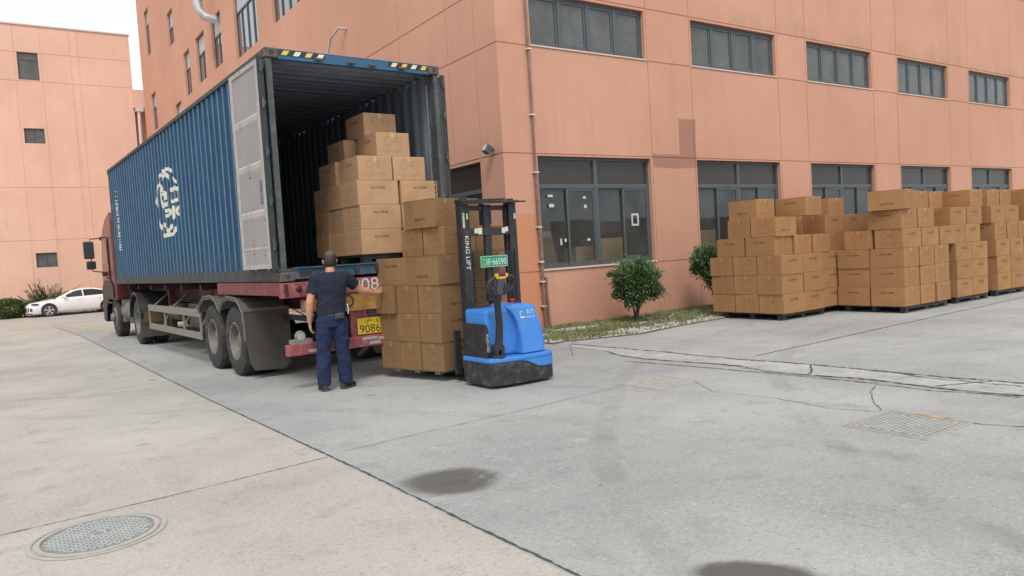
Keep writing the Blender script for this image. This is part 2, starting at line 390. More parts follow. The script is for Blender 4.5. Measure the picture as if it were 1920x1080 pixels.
M_TEAL = mat('teal_steel', (.055, .065, .066), .6, .25, 5, dirt=(.13, .12, .10), dscale=10, damt=.7)
M_LAMPW = mat('lamp_lens', (.36, .36, .35), .25, .1, 8)
M_LAMPO = mat('orange_lens', (.45, .14, .02), .4, .2, 8)
M_CARW = mat('white_car_paint', (.74, .74, .75), .22, .02, 1, coat=.6)
M_ALLOY = mat('alloy_wheel', (.65, .66, .68), .3, .05, 4, metal=.6)
M_SKIN = mat('skin', (.50, .25, .165), .55, .12, 14, .06, 60)
M_HAIR = mat('thinning_hair', (.022, .018, .016), .6, .3, 60, .3, 160)
_t = M_HAIR.node_tree; _p = _t.nodes['Principled BSDF']; _src = _p.inputs['Base Color'].links[0].from_socket
_c = _t.nodes.new('ShaderNodeTexCoord'); _s = _t.nodes.new('ShaderNodeSeparateXYZ'); _t.links.new(_c.outputs['Object'], _s.inputs[0])
_n = _t.nodes.new('ShaderNodeTexNoise'); _n.inputs['Scale'].default_value = 45; _t.links.new(_c.outputs['Object'], _n.inputs['Vector'])
_a = _t.nodes.new('ShaderNodeMath'); _a.operation = 'MULTIPLY_ADD'; _t.links.new(_n.outputs[0], _a.inputs[0]); _a.inputs[1].default_value = .05; _t.links.new(_s.outputs[2], _a.inputs[2])
_r = _t.nodes.new('ShaderNodeMapRange'); _t.links.new(_a.outputs[0], _r.inputs[0]); _r.inputs[1].default_value = 1.715; _r.inputs[2].default_value = 1.765; _r.inputs[3].default_value = 0; _r.inputs[4].default_value = .45
_x = _t.nodes.new('ShaderNodeMix'); _x.data_type = 'RGBA'; _t.links.new(_r.outputs[0], _x.inputs[0]); _t.links.new(_src, _x.inputs[6]); _x.inputs[7].default_value = (.26, .16, .12, 1); _t.links.new(_x.outputs[2], _p.inputs['Base Color'])
M_SHIRT = mat('navy_cotton', (.008, .011, .026), .9, .25, 6, .35, 8)
M_TROUS = mat('blue_work_cotton', (.007, .015, .054), .9, .25, 5, .45, 7)
M_SHOE = mat('dark_shoe', (.022, .022, .026), .7, .3, 12)
M_SOLE = mat('shoe_sole', (.06, .06, .065), .7, .2, 10)
M_BELT = mat('green_belt', (.02, .075, .035), .7, .2, 20)
M_BAG = mat('brown_pouch', (.045, .032, .03), .6, .4, 30, .3, 60)
M_BARK = mat('bark', (.10, .075, .055), .9, .3, 10, .4, 40)
def leafmat(name, a, b, sc=3):
    g = NT(name); g.p.inputs['Roughness'].default_value = .34
    oi = g.noise(sc, 3, .6); n2 = g.noise(34, 2, .5)
    c = g.mix(g.sstep(oi, .3, .7), a, b); c = g.mix(g.sstep(n2, .35, .7, 0, .6), c, tuple(min(1, x*2.1) for x in b))
    g.L.new(c, g.p.inputs['Base Color']); return g.m
M_LEAF = leafmat('glossy_leaf', (.035, .07, .026), (.10, .16, .065))
M_LEAF2 = leafmat('spiky_leaf', (.03, .065, .02), (.07, .13, .045))
M_HEDGE = leafmat('hedge_leaf', (.025, .06, .018), (.06, .13, .035))
M_GRASS = leafmat('grass_blades', (.075, .10, .035), (.17, .19, .07), 1.2)
M_SOIL = mat('bare_soil', (.14, .115, .08), .95, .35, 5, .6, 25, dirt=(.19, .18, .15), dscale=4, damt=.7)
M_STONE = mat('pale_gravel', (.42, .41, .38), .9, .3, 20, .2, 30)
M_IRON = mat('worn_cast_iron', (.20, .21, .20), .75, .2, 9, .3, 60, dirt=(.30, .30, .28), dscale=6, damt=.6)
M_STUD = mat('polished_studs', (.36, .37, .36), .6, .15, 9)
M_IRONF = mat('cover_frame_concrete', (.36, .34, .31), .85, .15, 9, .2, 40)
M_PALLET = mat('dark_plastic_pallet', (.03, .034, .04), .6, .25, 6, dirt=(.12, .12, .11), dscale=6, damt=.4)
M_PALG = mat('grey_green_pallet', (.20, .24, .22), .5, .15, 6, metal=.2, dirt=(.10, .10, .09), dscale=6, damt=.5)
M_YLINE = mat('faded_yellow_line', (.50, .40, .16), .85, .25, 8)

def cartonmat(name, kind, tone):
    soft = .75
    g = NT(name); g.p.inputs['Roughness'].default_value = .8; g.p.inputs['Specular IOR Level'].default_value = .25
    b = Vector(tone)
    oinfo = g.N.new('ShaderNodeObjectInfo')
    n1 = g.noise(3.0, 5, .6); fib = g.noise(18, 4, .6, sc3=(1, 1, 7))
    c = g.mix(g.sstep(n1, .3, .7), tuple(b*.86), tuple(b*1.12))
    c = g.mix(g.boxmask(g.V, .0, .035, g.U, -.1, 1.1, .02), c, tuple(b*.72)); c = g.mix(g.boxmask(g.V, .97, 1.1, g.U, -.1, 1.1, .01), c, tuple(b*1.25))
    c = g.mix(g.sstep(fib, .4, .75, 0, .12), c, tuple(b*.72))
    rn = g.math('MULTIPLY', oinfo.outputs['Random'], .55)
    c = g.mix(rn, c, tuple(Vector((b.x*.78, b.y*.80, b.z*.92))))
    U, V = g.U, g.V
    ink = tuple(b*.34)
    if kind == 'text':
        nn = g.noise(1.0, 2, .5, vec=g.tc.outputs['UV'], sc3=(26, 3, 1))
        m = g.boxmask(U, .32, .68, V, .66, .76, .022)
        m = g.math('MULTIPLY', m, g.sstep(nn, .40, .56, .25, .95))
        c = g.mix(m, c, ink)
        fr = g.math('SUBTRACT', g.boxmask(U, .2, .8, V, .18, .86, .012), g.boxmask(U, .212, .788, V, .2, .84, .012))
        c = g.mix(g.math('MULTIPLY', fr, .22), c, tuple(b*.5))
        for y0 in (.52, .36):
            c = g.mix(g.math('MULTIPLY', g.boxmask(U, .3, .7, V, y0, y0+.012, .012), .22), c, tuple(b*.5))
    else:
        nn = g.noise(1.0, 3, .5, vec=g.tc.outputs['UV'], sc3=(9, 9, 1))
        m = g.boxmask(U, .2, .8, V, .14, .84, .03)
        m = g.math('MULTIPLY', m, g.sstep(nn, .42, .66, .05, .36))
        c = g.mix(m, c, tuple(b*.45))
        for x0, y0, w_, h_ in ((.24, .5, .22, .3), (.54, .5, .22, .3), (.22, .18, .13, .16), (.43, .18, .13, .16), (.64, .18, .13, .16)):
            fr = g.math('SUBTRACT', g.boxmask(U, x0, x0+w_, V, y0, y0+h_, .012), g.boxmask(U, x0+.02, x0+w_-.02, V, y0+.025, y0+h_-.025, .012))
            c = g.mix(g.math('MULTIPLY', fr, .16), c, tuple(b*.5))
    g.L.new(c, g.p.inputs['Base Color'])
    g.bump(g.noise(6, 4, .6), .1, .01)
    return g.m
CMAT = {}
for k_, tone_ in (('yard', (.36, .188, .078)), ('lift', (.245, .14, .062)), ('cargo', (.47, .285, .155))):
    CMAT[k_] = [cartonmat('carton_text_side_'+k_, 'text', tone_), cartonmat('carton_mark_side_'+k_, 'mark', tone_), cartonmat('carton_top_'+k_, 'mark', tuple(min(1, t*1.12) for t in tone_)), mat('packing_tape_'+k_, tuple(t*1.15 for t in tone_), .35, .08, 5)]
# blue corrugated side: worn bends, with caught sky light painted in as pale lines
def cblue():
    g = NT('container_blue_paint'); g.p.inputs['Roughness'].default_value = .62; g.p.inputs['Specular IOR Level'].default_value = .25
    n1 = g.noise(1.3, 6, .65); st = g.noise(2.5, 7, .7, sc3=(1, 1, .12))
    c = g.mix(g.sstep(n1, .3, .7), (.007, .046, .108), (.011, .064, .138))
    c = g.mix(g.sstep(st, .52, .72, 0, .4), c, (.022, .055, .08))
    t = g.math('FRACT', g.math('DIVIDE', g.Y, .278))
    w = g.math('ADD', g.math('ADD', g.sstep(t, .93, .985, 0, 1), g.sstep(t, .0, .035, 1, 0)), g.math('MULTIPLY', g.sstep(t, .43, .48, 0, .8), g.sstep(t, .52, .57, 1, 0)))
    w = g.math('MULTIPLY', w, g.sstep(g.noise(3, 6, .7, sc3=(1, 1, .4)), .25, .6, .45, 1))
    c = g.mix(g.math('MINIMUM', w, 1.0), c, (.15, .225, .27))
    c = g.mix(g.sstep(g.noise(9, 7, .75), .62, .72, 0, .6), c, (.10, .075, .055))
    c = g.mix(g.math('MULTIPLY', g.sstep(g.Z, 1.5, 2.1, .5, 0), g.sstep(g.noise(4, 6, .7), .4, .65)), c, (.07, .075, .07))
    g.L.new(c, g.p.inputs['Base Color']); return g.m
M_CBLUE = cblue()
def split_islands(ob, gap=.004):
    """separate far-apart loose pieces of a mesh into objects of the same name"""
    me = ob.data; n = len(me.vertices); par = list(range(n))
    def find(i):
        while par[i] != i: par[i] = par[par[i]]; i = par[i]
        return i
    for p in me.polygons:
        v = list(p.vertices); a = find(v[0])
        for q in v[1:]: par[find(q)] = a
    isl = {}
    for i in range(n): isl.setdefault(find(i), []).append(i)
    bb = {k: ([min(me.vertices[i].co[d] for i in v)-gap for d in range(3)], [max(me.vertices[i].co[d] for i in v)+gap for d in range(3)]) for k, v in isl.items()}
    ks = list(isl); g = {k: k for k in ks}
    def gf(k):
        while g[k] != k: k = g[k]
        return k
    for i, a in enumerate(ks):
        for b in ks[i+1:]:
            if all(bb[a][0][d] <= bb[b][1][d] and bb[b][0][d] <= bb[a][1][d] for d in range(3)): g[gf(a)] = gf(b)
    cl = {}
    for k in ks: cl.setdefault(gf(k), set()).update(isl[k])
    if len(cl) < 2: return
    base = ob.name.split('.')[0]; first = True; vs = [tuple(v.co) for v in me.vertices]
    polys = [(tuple(p.vertices), p.material_index, p.use_smooth) for p in me.polygons]; mats_ = list(me.materials)
    for c in cl.values():
        idx = {o: i for i, o in enumerate(sorted(c))}
        m2 = bpy.data.meshes.new(base); ps = [p for p in polys if p[0][0] in idx]
        m2.from_pydata([vs[i] for i in sorted(c)], [], [tuple(idx[i] for i in p[0]) for p in ps])
        for m in mats_: m2.materials.append(m)
        for q, p in zip(m2.polygons, ps): q.material_index = p[1]; q.use_smooth = p[2]
        if first: ob.data = m2; first = False
        else:
            o2 = ob.copy(); o2.name = base; o2.data = m2; COL.objects.link(o2); o2.parent = ob.parent

# ================================================================== GROUND
def gz(y): return 0.0 if y < 24 else -0.37*min(1.0, (y-24)/21.0)
mb = MB()
ys = [-60, -20, 0, 24] + [24+3*i for i in range(1, 8)] + [60, 120, 400]; xs = [-300, -60, 60, 300]
vs = [(x, y, gz(y)) for y in ys for x in xs]; n = len(xs)
mb.add(vs, [(j*n+i, j*n+i+1, (j+1)*n+i+1, (j+1)*n+i) for j in range(len(ys)-1) for i in range(n-1)])
tag(build(mb, 'ground', M_CONC), kind='structure')

def crack(name, pts, w, m=M_JOINT, jit=.6, z=.004, step=.035, wander=.012, seed=0):
    if m is M_JOINT: w *= .62; jit = min(.95, jit+.25); wander *= .6
    rnd = random.Random(seed); P = []
    for (x0, y0), (x1, y1) in zip(pts[:-1], pts[1:]):
        L = math.hypot(x1-x0, y1-y0); k = max(1, int(L/step))
        for i in range(k):
            t = i/k; P.append((x0+(x1-x0)*t, y0+(y1-y0)*t))
    P.append(pts[-1]); mb = MB(); vs = []; off = 0
    for i, p in enumerate(P):
        q = P[min(i+1, len(P)-1)]; r = P[max(i-1, 0)]
        d = Vector((q[0]-r[0], q[1]-r[1])).normalized(); nx, ny = -d.y, d.x
        off = off*.93 + rnd.uniform(-wander, wander)
        wa = w*.5*(1+rnd.uniform(-jit, jit)); wb = w*.5*(1+rnd.uniform(-jit, jit))
        for s in (off+wa, off-wb): vs.append((p[0]+nx*s, p[1]+ny*s, gz(p[1])+z))
    mb.add(vs, [(2*i, 2*i+1, 2*i+3, 2*i+2) for i in range(len(P)-1)])
    return tag(build(mb, name, m, fixn=False), kind='structure')
crack('pavement_joint', [(1.50, 34), (1.59, 30.8), (2.02, 9.87), (2.14, 5.93), (2.18, 4.52), (2.20, 3.36), (2.23, 1.5)], .024, seed=1, wander=.004, z=.005)
crack('pavement_joint', [(-8, 5.45), (-.12, 5.75), (.89, 5.81), (2.12, 5.95)], .012, seed=2, wander=.002)
crack('pavement_joint', [(2.3, 6.03), (4.1, 6.14), (5.81, 6.3)], .008, seed=3, wander=.002)
crack('pavement_joint', [(-8, 11.4), (-.12, 11.51), (1.9, 11.57)], .012, seed=4, wander=.003)
crack('pavement_joint', [(-8, 15.7), (1.7, 14.9)], .014, seed=5, wander=.003)
crack('pavement_joint', [(-8, 21.5), (1.6, 21.2)], .018, seed=15, wander=.003)
# repaired trench strip
mb = MB(); rnd = random.Random(5); L_ = []; R_ = []
for i in range(90):
    y = 9.7 - i*.12; t = i/89
    xl = 7.25 + .42*t + .02*math.sin(y*3.1) + rnd.uniform(-.02, .02) - (.0 if y < 7.6 else (y-7.6)*-.22)
    xr = 7.78 + .62*t + .02*math.sin(y*2.3+1) + rnd.uniform(-.02, .02)
    xl += .16*mnoise.noise(Vector((y*1.3, 4.4, 0)))+.05*mnoise.noise(Vector((y*6, 1, 0)))+.10*t; xr += .05*mnoise.noise(Vector((y*2.5, 9, 0)))
    L_.append((min(xl, xr-.04), y, .004)); R_.append((xr, y, .004))
mb.add(L_+R_, [(i, i+1, 91+i, 90+i) for i in range(89)])
tag(build(mb, 'concrete_strip', M_STRIP, fixn=False), kind='structure')
crack('pavement_crack', [(p[0], p[1]) for p in R_[::4]], .058, seed=6, wander=.010, z=.008, jit=.9)
crack('pavement_crack', [(p[0], p[1]) for p in L_[10::4]], .042, seed=7, wander=.012, z=.008, jit=.95)
crack('pavement_crack', [(8.28, 6.43), (12.89, 6.63), (20, 6.9)], .032, seed=8, wander=.006)
crack('pavement_crack', [(6.9, 8.6), (7.7, 9.66), (8.1, 10.0)], .016, seed=9, wander=.01)
crack('pavement_crack', [(6.4, 5.8), (6.05, 5.3), (6.2, 4.6), (6.1, 4.0), (6.25, 3.57)], .010, seed=10, wander=.02)
crack('pavement_crack', [(7.3, 4.2), (6.7, 3.9), (6.33, 3.56)], .012, seed=11, wander=.02)
crack('pavement_crack', [(6.36, 3.52), (6.36, 2.8), (6.6, 2.2), (7.0, 1.4)], .018, seed=12, wander=.012)
crack('pavement_crack', [(7.1, 6.9), (7.3, 5.6), (7.5, 4.2), (7.8, 2.6)], .010, seed=13, wander=.02)
crack('pavement_crack', [(8.4, 10.1), (12.4, 9.0), (13.5, 7.0), (19, 6.95)], .010, seed=14, wander=.01)
for k, pts in enumerate((((.2, 33.2), (2.0, 31.2), (2.7, 26.0)), ((.0, 36), (2.2, 34.5)))):
    crack('yellow_marking', pts, .14, M_YLINE, .25, .004, .3, .005, seed=20+k)
crack('yellow_marking', [(6.36, 3.30), (6.40, 3.05)], .05, mat('orange_paint', (.45, .27, .12), .8, .2, 9), .5, .004, .05, .004, seed=25)

rnd = random.Random(31)
for k, (y, dx) in enumerate(((5.1, .35), (3.75, -.3))):
    t_ = (9.7-y)/.12/89; x0 = 7.3+.5*t_; x1 = 7.8+.62*t_
    crack('pavement_crack', [(x0, y), ((x0+x1)/2, y+dx*.5), (x1, y+dx)], .030, seed=40+k, wander=.014, z=.009, jit=.9)
crack('pavement_crack', [(8.12, 4.6), (7.95, 4.0), (8.0, 3.5), (8.1, 2.6)], .030, seed=50, wander=.022, z=.009, jit=.9)
crack('pavement_crack', [(7.0, 7.6), (7.2, 6.4), (7.35, 5.2), (7.45, 3.6), (7.6, 2.6)], .026, seed=51, wander=.02, z=.006, jit=.95)
# manhole covers
def cover_pattern(mb, inside, x0, x1, y0, y1, p, s, z0, z1):
    y = y0; r = 0
    while y < y1:
        x = x0 + (p/2 if r % 2 else 0)
        while x < x1:
            if inside(x, y): mb.box(x-s*.5, x+s*.5, y-s*.32, y+s*.32, z0, z1)
            x += p
        y += p*.72; r += 1
rm = empty('manhole_cover', (.385, 5.29, 0), 0, label='round cast iron manhole cover with studded pattern in the beige slab', cat='manhole cover')
rm.scale = (.92, .92, 1)
mb = MB(); mb.lathe((0,0,0), 'z', [(0.001, .006), (.335, .006), (.335, .002)], 48)
build(mb, 'lid', M_IRON, rm)
mb = MB(); cover_pattern(mb, lambda x, y: math.hypot(x, y) < .31 and math.hypot(x, y) > .06, -.32, .32, -.32, .32, .047, .034, .005, .0105)
mb.lathe((0,0,0), 'z', [(.05, .005), (.05, .010), (.035, .010), (.035, .005)], 24)
build(mb, 'raised_studs', M_STUD, rm)
mb = MB(); mb.lathe((0,0,0), 'z', [(.342, .003), (.342, .009), (.375, .009), (.378, .003)], 56); mb.lathe((0,0,0), 'z', [(.392, .003), (.392, .006), (.42, .006), (.423, .003)], 56)
build(mb, 'cover_frame', M_IRONF, rm)
def sqcover(loc, rz, sx, sy, label, faint):
    e = empty('drain_cover', loc, rz, label=label, cat='drain cover')
    build(MB().box(-sx/2, sx/2, -sy/2, sy/2, 0, .006), 'lid', M_IRONF if faint else M_IRON, e)
    mb = MB(); cover_pattern(mb, lambda x, y: True, -sx/2+.04, sx/2-.03, -sy/2+.04, sy/2-.03, .06, .042, .005, .010)
    build(mb, 'raised_studs', M_IRONF if faint else M_STUD, e)
    mb = MB()
    for a in (0, .035):
        X, Y = sx/2+.012+a, sy/2+.012+a
        for b in ((-X, X, -Y, -Y+.014), (-X, X, Y-.014, Y), (-X, -X+.014, -Y+.014, Y-.014), (X-.014, X, -Y+.014, Y-.014)): mb.box(*b, 0, .008)
    build(mb, 'cover_frame', M_IRONF, e)
    return e
sqcover((5.97, 3.19, 0), 0, .62, .60, 'square ribbed drain cover with cracks running from its corner, near the right edge', False)
sqcover((6.12, 6.1, 0), .03, .58, .56, 'pale worn square cover on the ground right of the pallet stacker', True)

# verge along the wall
ver = [(7.6, 10.0), (7.9, 10.05), (8.6, 9.85), (9.3, 9.62), (10.5, 9.85), (11.85, 10.0), (13, 10.1), (16, 10.3), (34, 10.4), (34, 12.165), (8.28, 12.165), (7.75, 12.3), (7.6, 11.5)]
mb = MB(); mb.prism(ver, 'z', -.01, .022); tag(build(mb, 'soil', M_SOIL), kind='structure')
def inver(x, y):
    if not (7.65 < x < 15.5 and y < 12.12): return False
    e = 10.02 if x < 8 else (10.02-.34*(x-8) if x < 9.3 else 9.65+.13*(x-9.3) if x < 12 else 10.05)
    return y > e+.03
mb = MB(); rnd = random.Random(11); k = 0
while k < 24000:
    x = rnd.uniform(7.65, 15.5); y = rnd.uniform(9.6, 12.1)
    if not inver(x, y): continue
    dens = mnoise.noise(Vector((x*1.1, y*1.6, 3.3)))+ .9*mnoise.noise(Vector((x*5, y*6, 7))) + (.18 if x > 10.7 else -.12)
    if dens < rnd.uniform(-.12, .30): continue
    k += 1
    h = rnd.uniform(.02, .10); a = rnd.uniform(0, 6.28); w = rnd.uniform(.004, .009); tl = rnd.uniform(0, .04)
    dx, dy = math.cos(a)*w, math.sin(a)*w
    mb.add([(x-dx, y-dy, .018), (x+dx, y+dy, .018), (x+dx*.6-dy*2*tl/w*.2, y+dy*.6+dx*2*tl/w*.2, h*.7), (x-math.sin(a)*tl, y+math.cos(a)*tl, h)], [(0, 1, 2), (0, 2, 3)])
tag(build(mb, 'grass', M_GRASS, fixn=False), 'short weedy grass along the foot of the salmon wall', 'grass', kind='stuff')
mb = MB(); k = 0
def pebble(mb, x, y, z, s, rnd):
    r = [rnd.uniform(.7, 1.2)*s for _ in range(6)]
    vs = [(x-r[0], y, z), (x+r[1], y, z), (x, y-r[2], z), (x, y+r[3], z), (x+rnd.uniform(-.3, .3)*s, y, z+s*.75), (x, y, z-s*.3)]
    mb.add(vs, [(0,2,4), (2,1,4), (1,3,4), (3,0,4), (0,5,2), (2,5,1), (1,5,3), (3,5,0)])
while k < 3200:
    x = rnd.uniform(7.65, 15.5); y = rnd.uniform(9.6, 11.6)
    if not inver(x, y): continue
    d = mnoise.noise(Vector((x*.9+9, y*2, 1.3))) + (.42 if y < (10.45 if x < 8.6 else 10.25) else -.02)
    if d < rnd.uniform(-.1, .45): continue
    k += 1; pebble(mb, x, y, .022, rnd.uniform(.008, .024)*(1.6 if rnd.random() < .06 else 1), rnd)
tag(build(mb, 'gravel', M_STONE, fixn=False), 'pale gravel and stone chips scattered in the verge', 'gravel', kind='stuff')

# ================================================================== BUILDINGS
def wall_grid(mb, axis, pos, inward, u0, u1, z0, z1, openings, grooves_u=(), grooves_z=(), gw_=.012, gd=.014, rd=.2, cut_u=()):
    """wall sheet at axis=pos; openings (ua, ub, za, zb) get reveals rd deep; inward = +1/-1 direction into the building"""
    us = {u0, u1}; zs = {z0, z1}
    for a, b, c, d in openings: us |= {a, b}; zs |= {c, d}
    for g in grooves_u: us |= {g-gw_, g+gw_}
    for g in grooves_z: zs |= {g-gw_, g+gw_}
    us = sorted(u for u in us if u0 <= u <= u1); zs = sorted(z for z in zs if z0 <= z <= z1)
    def P(u, d, z):
        return (u, pos+inward*d, z) if axis == 'y' else (pos+inward*d, u, z)
    D = {}
    for i in range(len(us)-1):
        for j in range(len(zs)-1):
            um = (us[i]+us[i+1])/2; zm = (zs[j]+zs[j+1])/2; d = 0
            if any(abs(um-g) < gw_ for g in grooves_u) or any(abs(zm-g) < gw_ for g in grooves_z): d = gd
            if any(a < um < b and c < zm < e for a, b, c, e in openings): d = None
            D[i, j] = d
            if d is not None: mb.add([P(us[i], d, zs[j]), P(us[i+1], d, zs[j]), P(us[i+1], d, zs[j+1]), P(us[i], d, zs[j+1])], [(0, 1, 2, 3)])
    g = lambda k: rd if D.get(k, 0) is None else D.get(k, 0)
    for (i, j), d in D.items():
        for di, dj in ((1, 0), (0, 1)):
            k = (i+di, j+dj)
            if k not in D or g((i, j)) == g(k): continue
            a, b = g((i, j)), g(k)
            if di: mb.add([P(us[i+1], a, zs[j]), P(us[i+1], b, zs[j]), P(us[i+1], b, zs[j+1]), P(us[i+1], a, zs[j+1])], [(0, 1, 2, 3)])
            else: mb.add([P(us[i], a, zs[j+1]), P(us[i+1], a, zs[j+1]), P(us[i+1], b, zs[j+1]), P(us[i], b, zs[j+1])], [(0, 1, 2, 3)])

FY = 12.17; LX = 8.30
fac = empty('factory_building', (LX, FY, 0), 0, label='large salmon coloured factory building with rows of grey framed windows behind the container', cat='building')
fac.location = (0, 0, 0)
bays = [(9.13+4.61*i, 9.13+4.61*i+(3.2 if i else 3.19)) for i in range(7)]
bays[1] = (13.85, 17.05); bays[2] = (18.40, 21.57); bays[3] = (23.03, 26.12); bays[4] = (27.58, 30.68); bays[5] = (32.2, 35.3); bays[6] = (36.8, 39.9)
op = [(a, b, 1.21, 3.51) for a, b in bays] + [(a, b, 5.73, 6.80) for a, b in bays] + [(a, b, 9.75, 12.2) for a, b in bays]
gu = sorted([a-.0 for a, b in bays] + [b+.0 for a, b in bays])
gu = [u for u in gu]
opw = op
mb = MB()
# grooves sit just outside the openings
gul = [bays[0][0]-.06] + [x for a, b in bays for x in (b+.06,)] + [a-.06 for a, b in bays[1:]]
wall_grid(mb, 'y', FY, 1, LX, 46, -.3, 21, opw, gul, (1.17, 3.55, 5.70, 6.86, 9.7, 12.26))
lwin = [(39.55, 38.25, 10.2, 12.3), (36.8, 35.15, 10.2, 12.3), (33.8, 32.2, 10.15, 12.3), (30.2, 27.2, 9.72, 12.3), (25.5, 22.5, 9.75, 12.3), (49.3, 47.9, 14.5, 17.15), (42.7, 41.35, 13.4, 15.15), (49.05, 47.6, 10.1, 12.25), (42.35, 40.9, 8.5, 10.35),
        (30.2, 27.2, 5.73, 6.8)]
opl = [(b, a, c, d) for a, b, c, d in lwin] + [(13.02, 16.2, 1.21, 3.49), (17.6, 20.8, 1.21, 3.49)]
wall_grid(mb, 'x', LX, 1, FY, 51.6, -.8, 21, opl, (12.96, 14.05, 16.3), (1.17, 3.55, 5.70, 6.86))
mb.box(LX, 46, FY, 51.6, 20.99, 21.2)                      # roof slab
mb.add([(46, FY, -.3), (46, 51.6, -.3), (46, 51.6, 21), (46, FY, 21)], [(0, 1, 2, 3)])
mb.add([(LX, 51.6, -.8), (46, 51.6, -.8), (46, 51.6, 21), (LX, 51.6, 21)], [(0, 1, 2, 3)])
build(mb, 'wall', M_WALL, fac, fixn=False)
# interior surfaces seen through the panes
mb = MB(); mb.add([(8.75, 15.2, 0), (45.9, 15.2, 0), (45.9, 15.2, 21), (8.75, 15.2, 21)], [(0, 1, 2, 3)])
mb.add([(8.6, 12.5, 4.0), (45.9, 12.5, 4.0), (45.9, 15.2, 4.0), (8.6, 15.2, 4.0)], [(0, 1, 2, 3)])
mb.add([(8.6, 12.5, .02), (45.9, 12.5, .02), (45.9, 15.2, .02), (8.6, 15.2, .02)], [(0, 1, 2, 3)])
mb.add([(12.3, 16.6, 0), (12.3, 51, 0), (12.3, 51, 21), (12.3, 16.6, 21)], [(0, 1, 2, 3)])
build(mb, 'interior_wall', M_DARK, fac, fixn=False)
mb = MB()
for a, b in bays: mb.box(a-.03, b+.03, FY-.022, FY+.16, 5.70, 5.728); 
for a, b in bays: mb.box(a-.02, b+.03, FY-.03, FY+.16, 1.175, 1.208)
build(mb, 'window_sill', mat('pale_sill', (.66, .50, .42), .8, .1, 5), fac)

def frame_bars(mb, a, b, c, d, w, y0, y1, A='y'):
    B = (lambda u0, u1, z0, z1: mb.box(u0, u1, y0, y1, z0, z1)) if A == 'y' else (lambda u0, u1, z0, z1: mb.box(y0, y1, u0, u1, z0, z1))
    B(a, b, c, c+w); B(a, b, d-w, d); B(a, a+w, c+w, d-w); B(b-w, b, c+w, d-w)
def ground_window(a, b, A='y', pos=FY, sashes=True):
    y = pos+.10
    mb = MB(); frame_bars(mb, a, b, 1.21, 3.51, .06, y, y+.07, A)
    Bx = (lambda u0, u1, z0, z1, p0, p1: mb.box(u0, u1, p0, p1, z0, z1)) if A == 'y' else (lambda u0, u1, z0, z1, p0, p1: mb.box(p0, p1, u0, u1, z0, z1))
    m = (a+b)/2
    Bx(a+.06, b-.06, 2.86, 2.95, y-.01, y+.06); Bx(m-.05, m+.05, 1.27, 2.86, y-.01, y+.06); Bx(m-.05, m+.05, 2.95, 3.45, y-.01, y+.06)
    win = build(mb, 'window', M_FRAME, fac)
    mb = MB()
    for u0, u1 in ((a+.06, m-.05), (m+.05, b-.06)):
        mm = (u0+u1)/2
        frame_bars(mb, u0, mm+.03, 1.27, 2.86, .045, y+.035, y+.065, A)
        frame_bars(mb, mm-.03, u1, 1.27, 2.86, .05, y+.0, y+.03, A)
    build(mb, 'sash', M_FRAME, win)
    mb = MB()
    B2 = (lambda u0, u1, z0, z1, p: mb.add([(u0, p, z0), (u1, p, z0), (u1, p, z1), (u0, p, z1)], [(0, 1, 2, 3)])) if A == 'y' else (lambda u0, u1, z0, z1, p: mb.add([(p, u0, z0), (p, u1, z0), (p, u1, z1), (p, u0, z1)], [(0, 1, 2, 3)]))
    for u0, u1 in ((a+.06, m-.05), (m+.05, b-.06)): B2(u0, u1, 2.95, 3.45, y+.03)
    build(mb, 'top_pane', M_FILM, win, fixn=False)
    mb = MB()
    for u0, u1 in ((a+.06, m-.05), (m+.05, b-.06)):
        mm = (u0+u1)/2
        B2(u0+.045, mm-.0, 1.315, 2.815, y+.05); B2(mm+.02, u1-.05, 1.32, 2.81, y+.015)
    build(mb, 'glass_pane', M_GLASS, win, fixn=False)
    return win
for i, (a, b) in enumerate(bays):
    w = ground_window(a, b)
    if i == 0:
        mb = MB(); P = lambda px, z, w_, h_, y=FY+.10: mb.box(px, px+w_, y-.0035, y-.001, z, z+h_)
        for px, z, w_, h_ in ((9.42, 2.68, .13, .05), (9.44, 2.47, .13, .07), (10.36, 2.64, .08, .05), (10.38, 2.44, .07, .07), (9.68, 1.68, .05, .13), (9.80, 1.74, .05, .07), (10.42, 1.74, .08, .05)): mb.box(px, px+w_, FY+.108, FY+.112, z, z+h_)
        build(mb, 'paper_note', M_PAPER, w)
        mb = MB(); frame_bars(mb, 11.74, 11.96, 2.02, 2.29, .04, FY+.108, FY+.112)
        build(mb, 'paper_note', M_PAPER, w)
ground_window(13.02, 16.2, 'x', LX); ground_window(17.6, 20.8, 'x', LX)
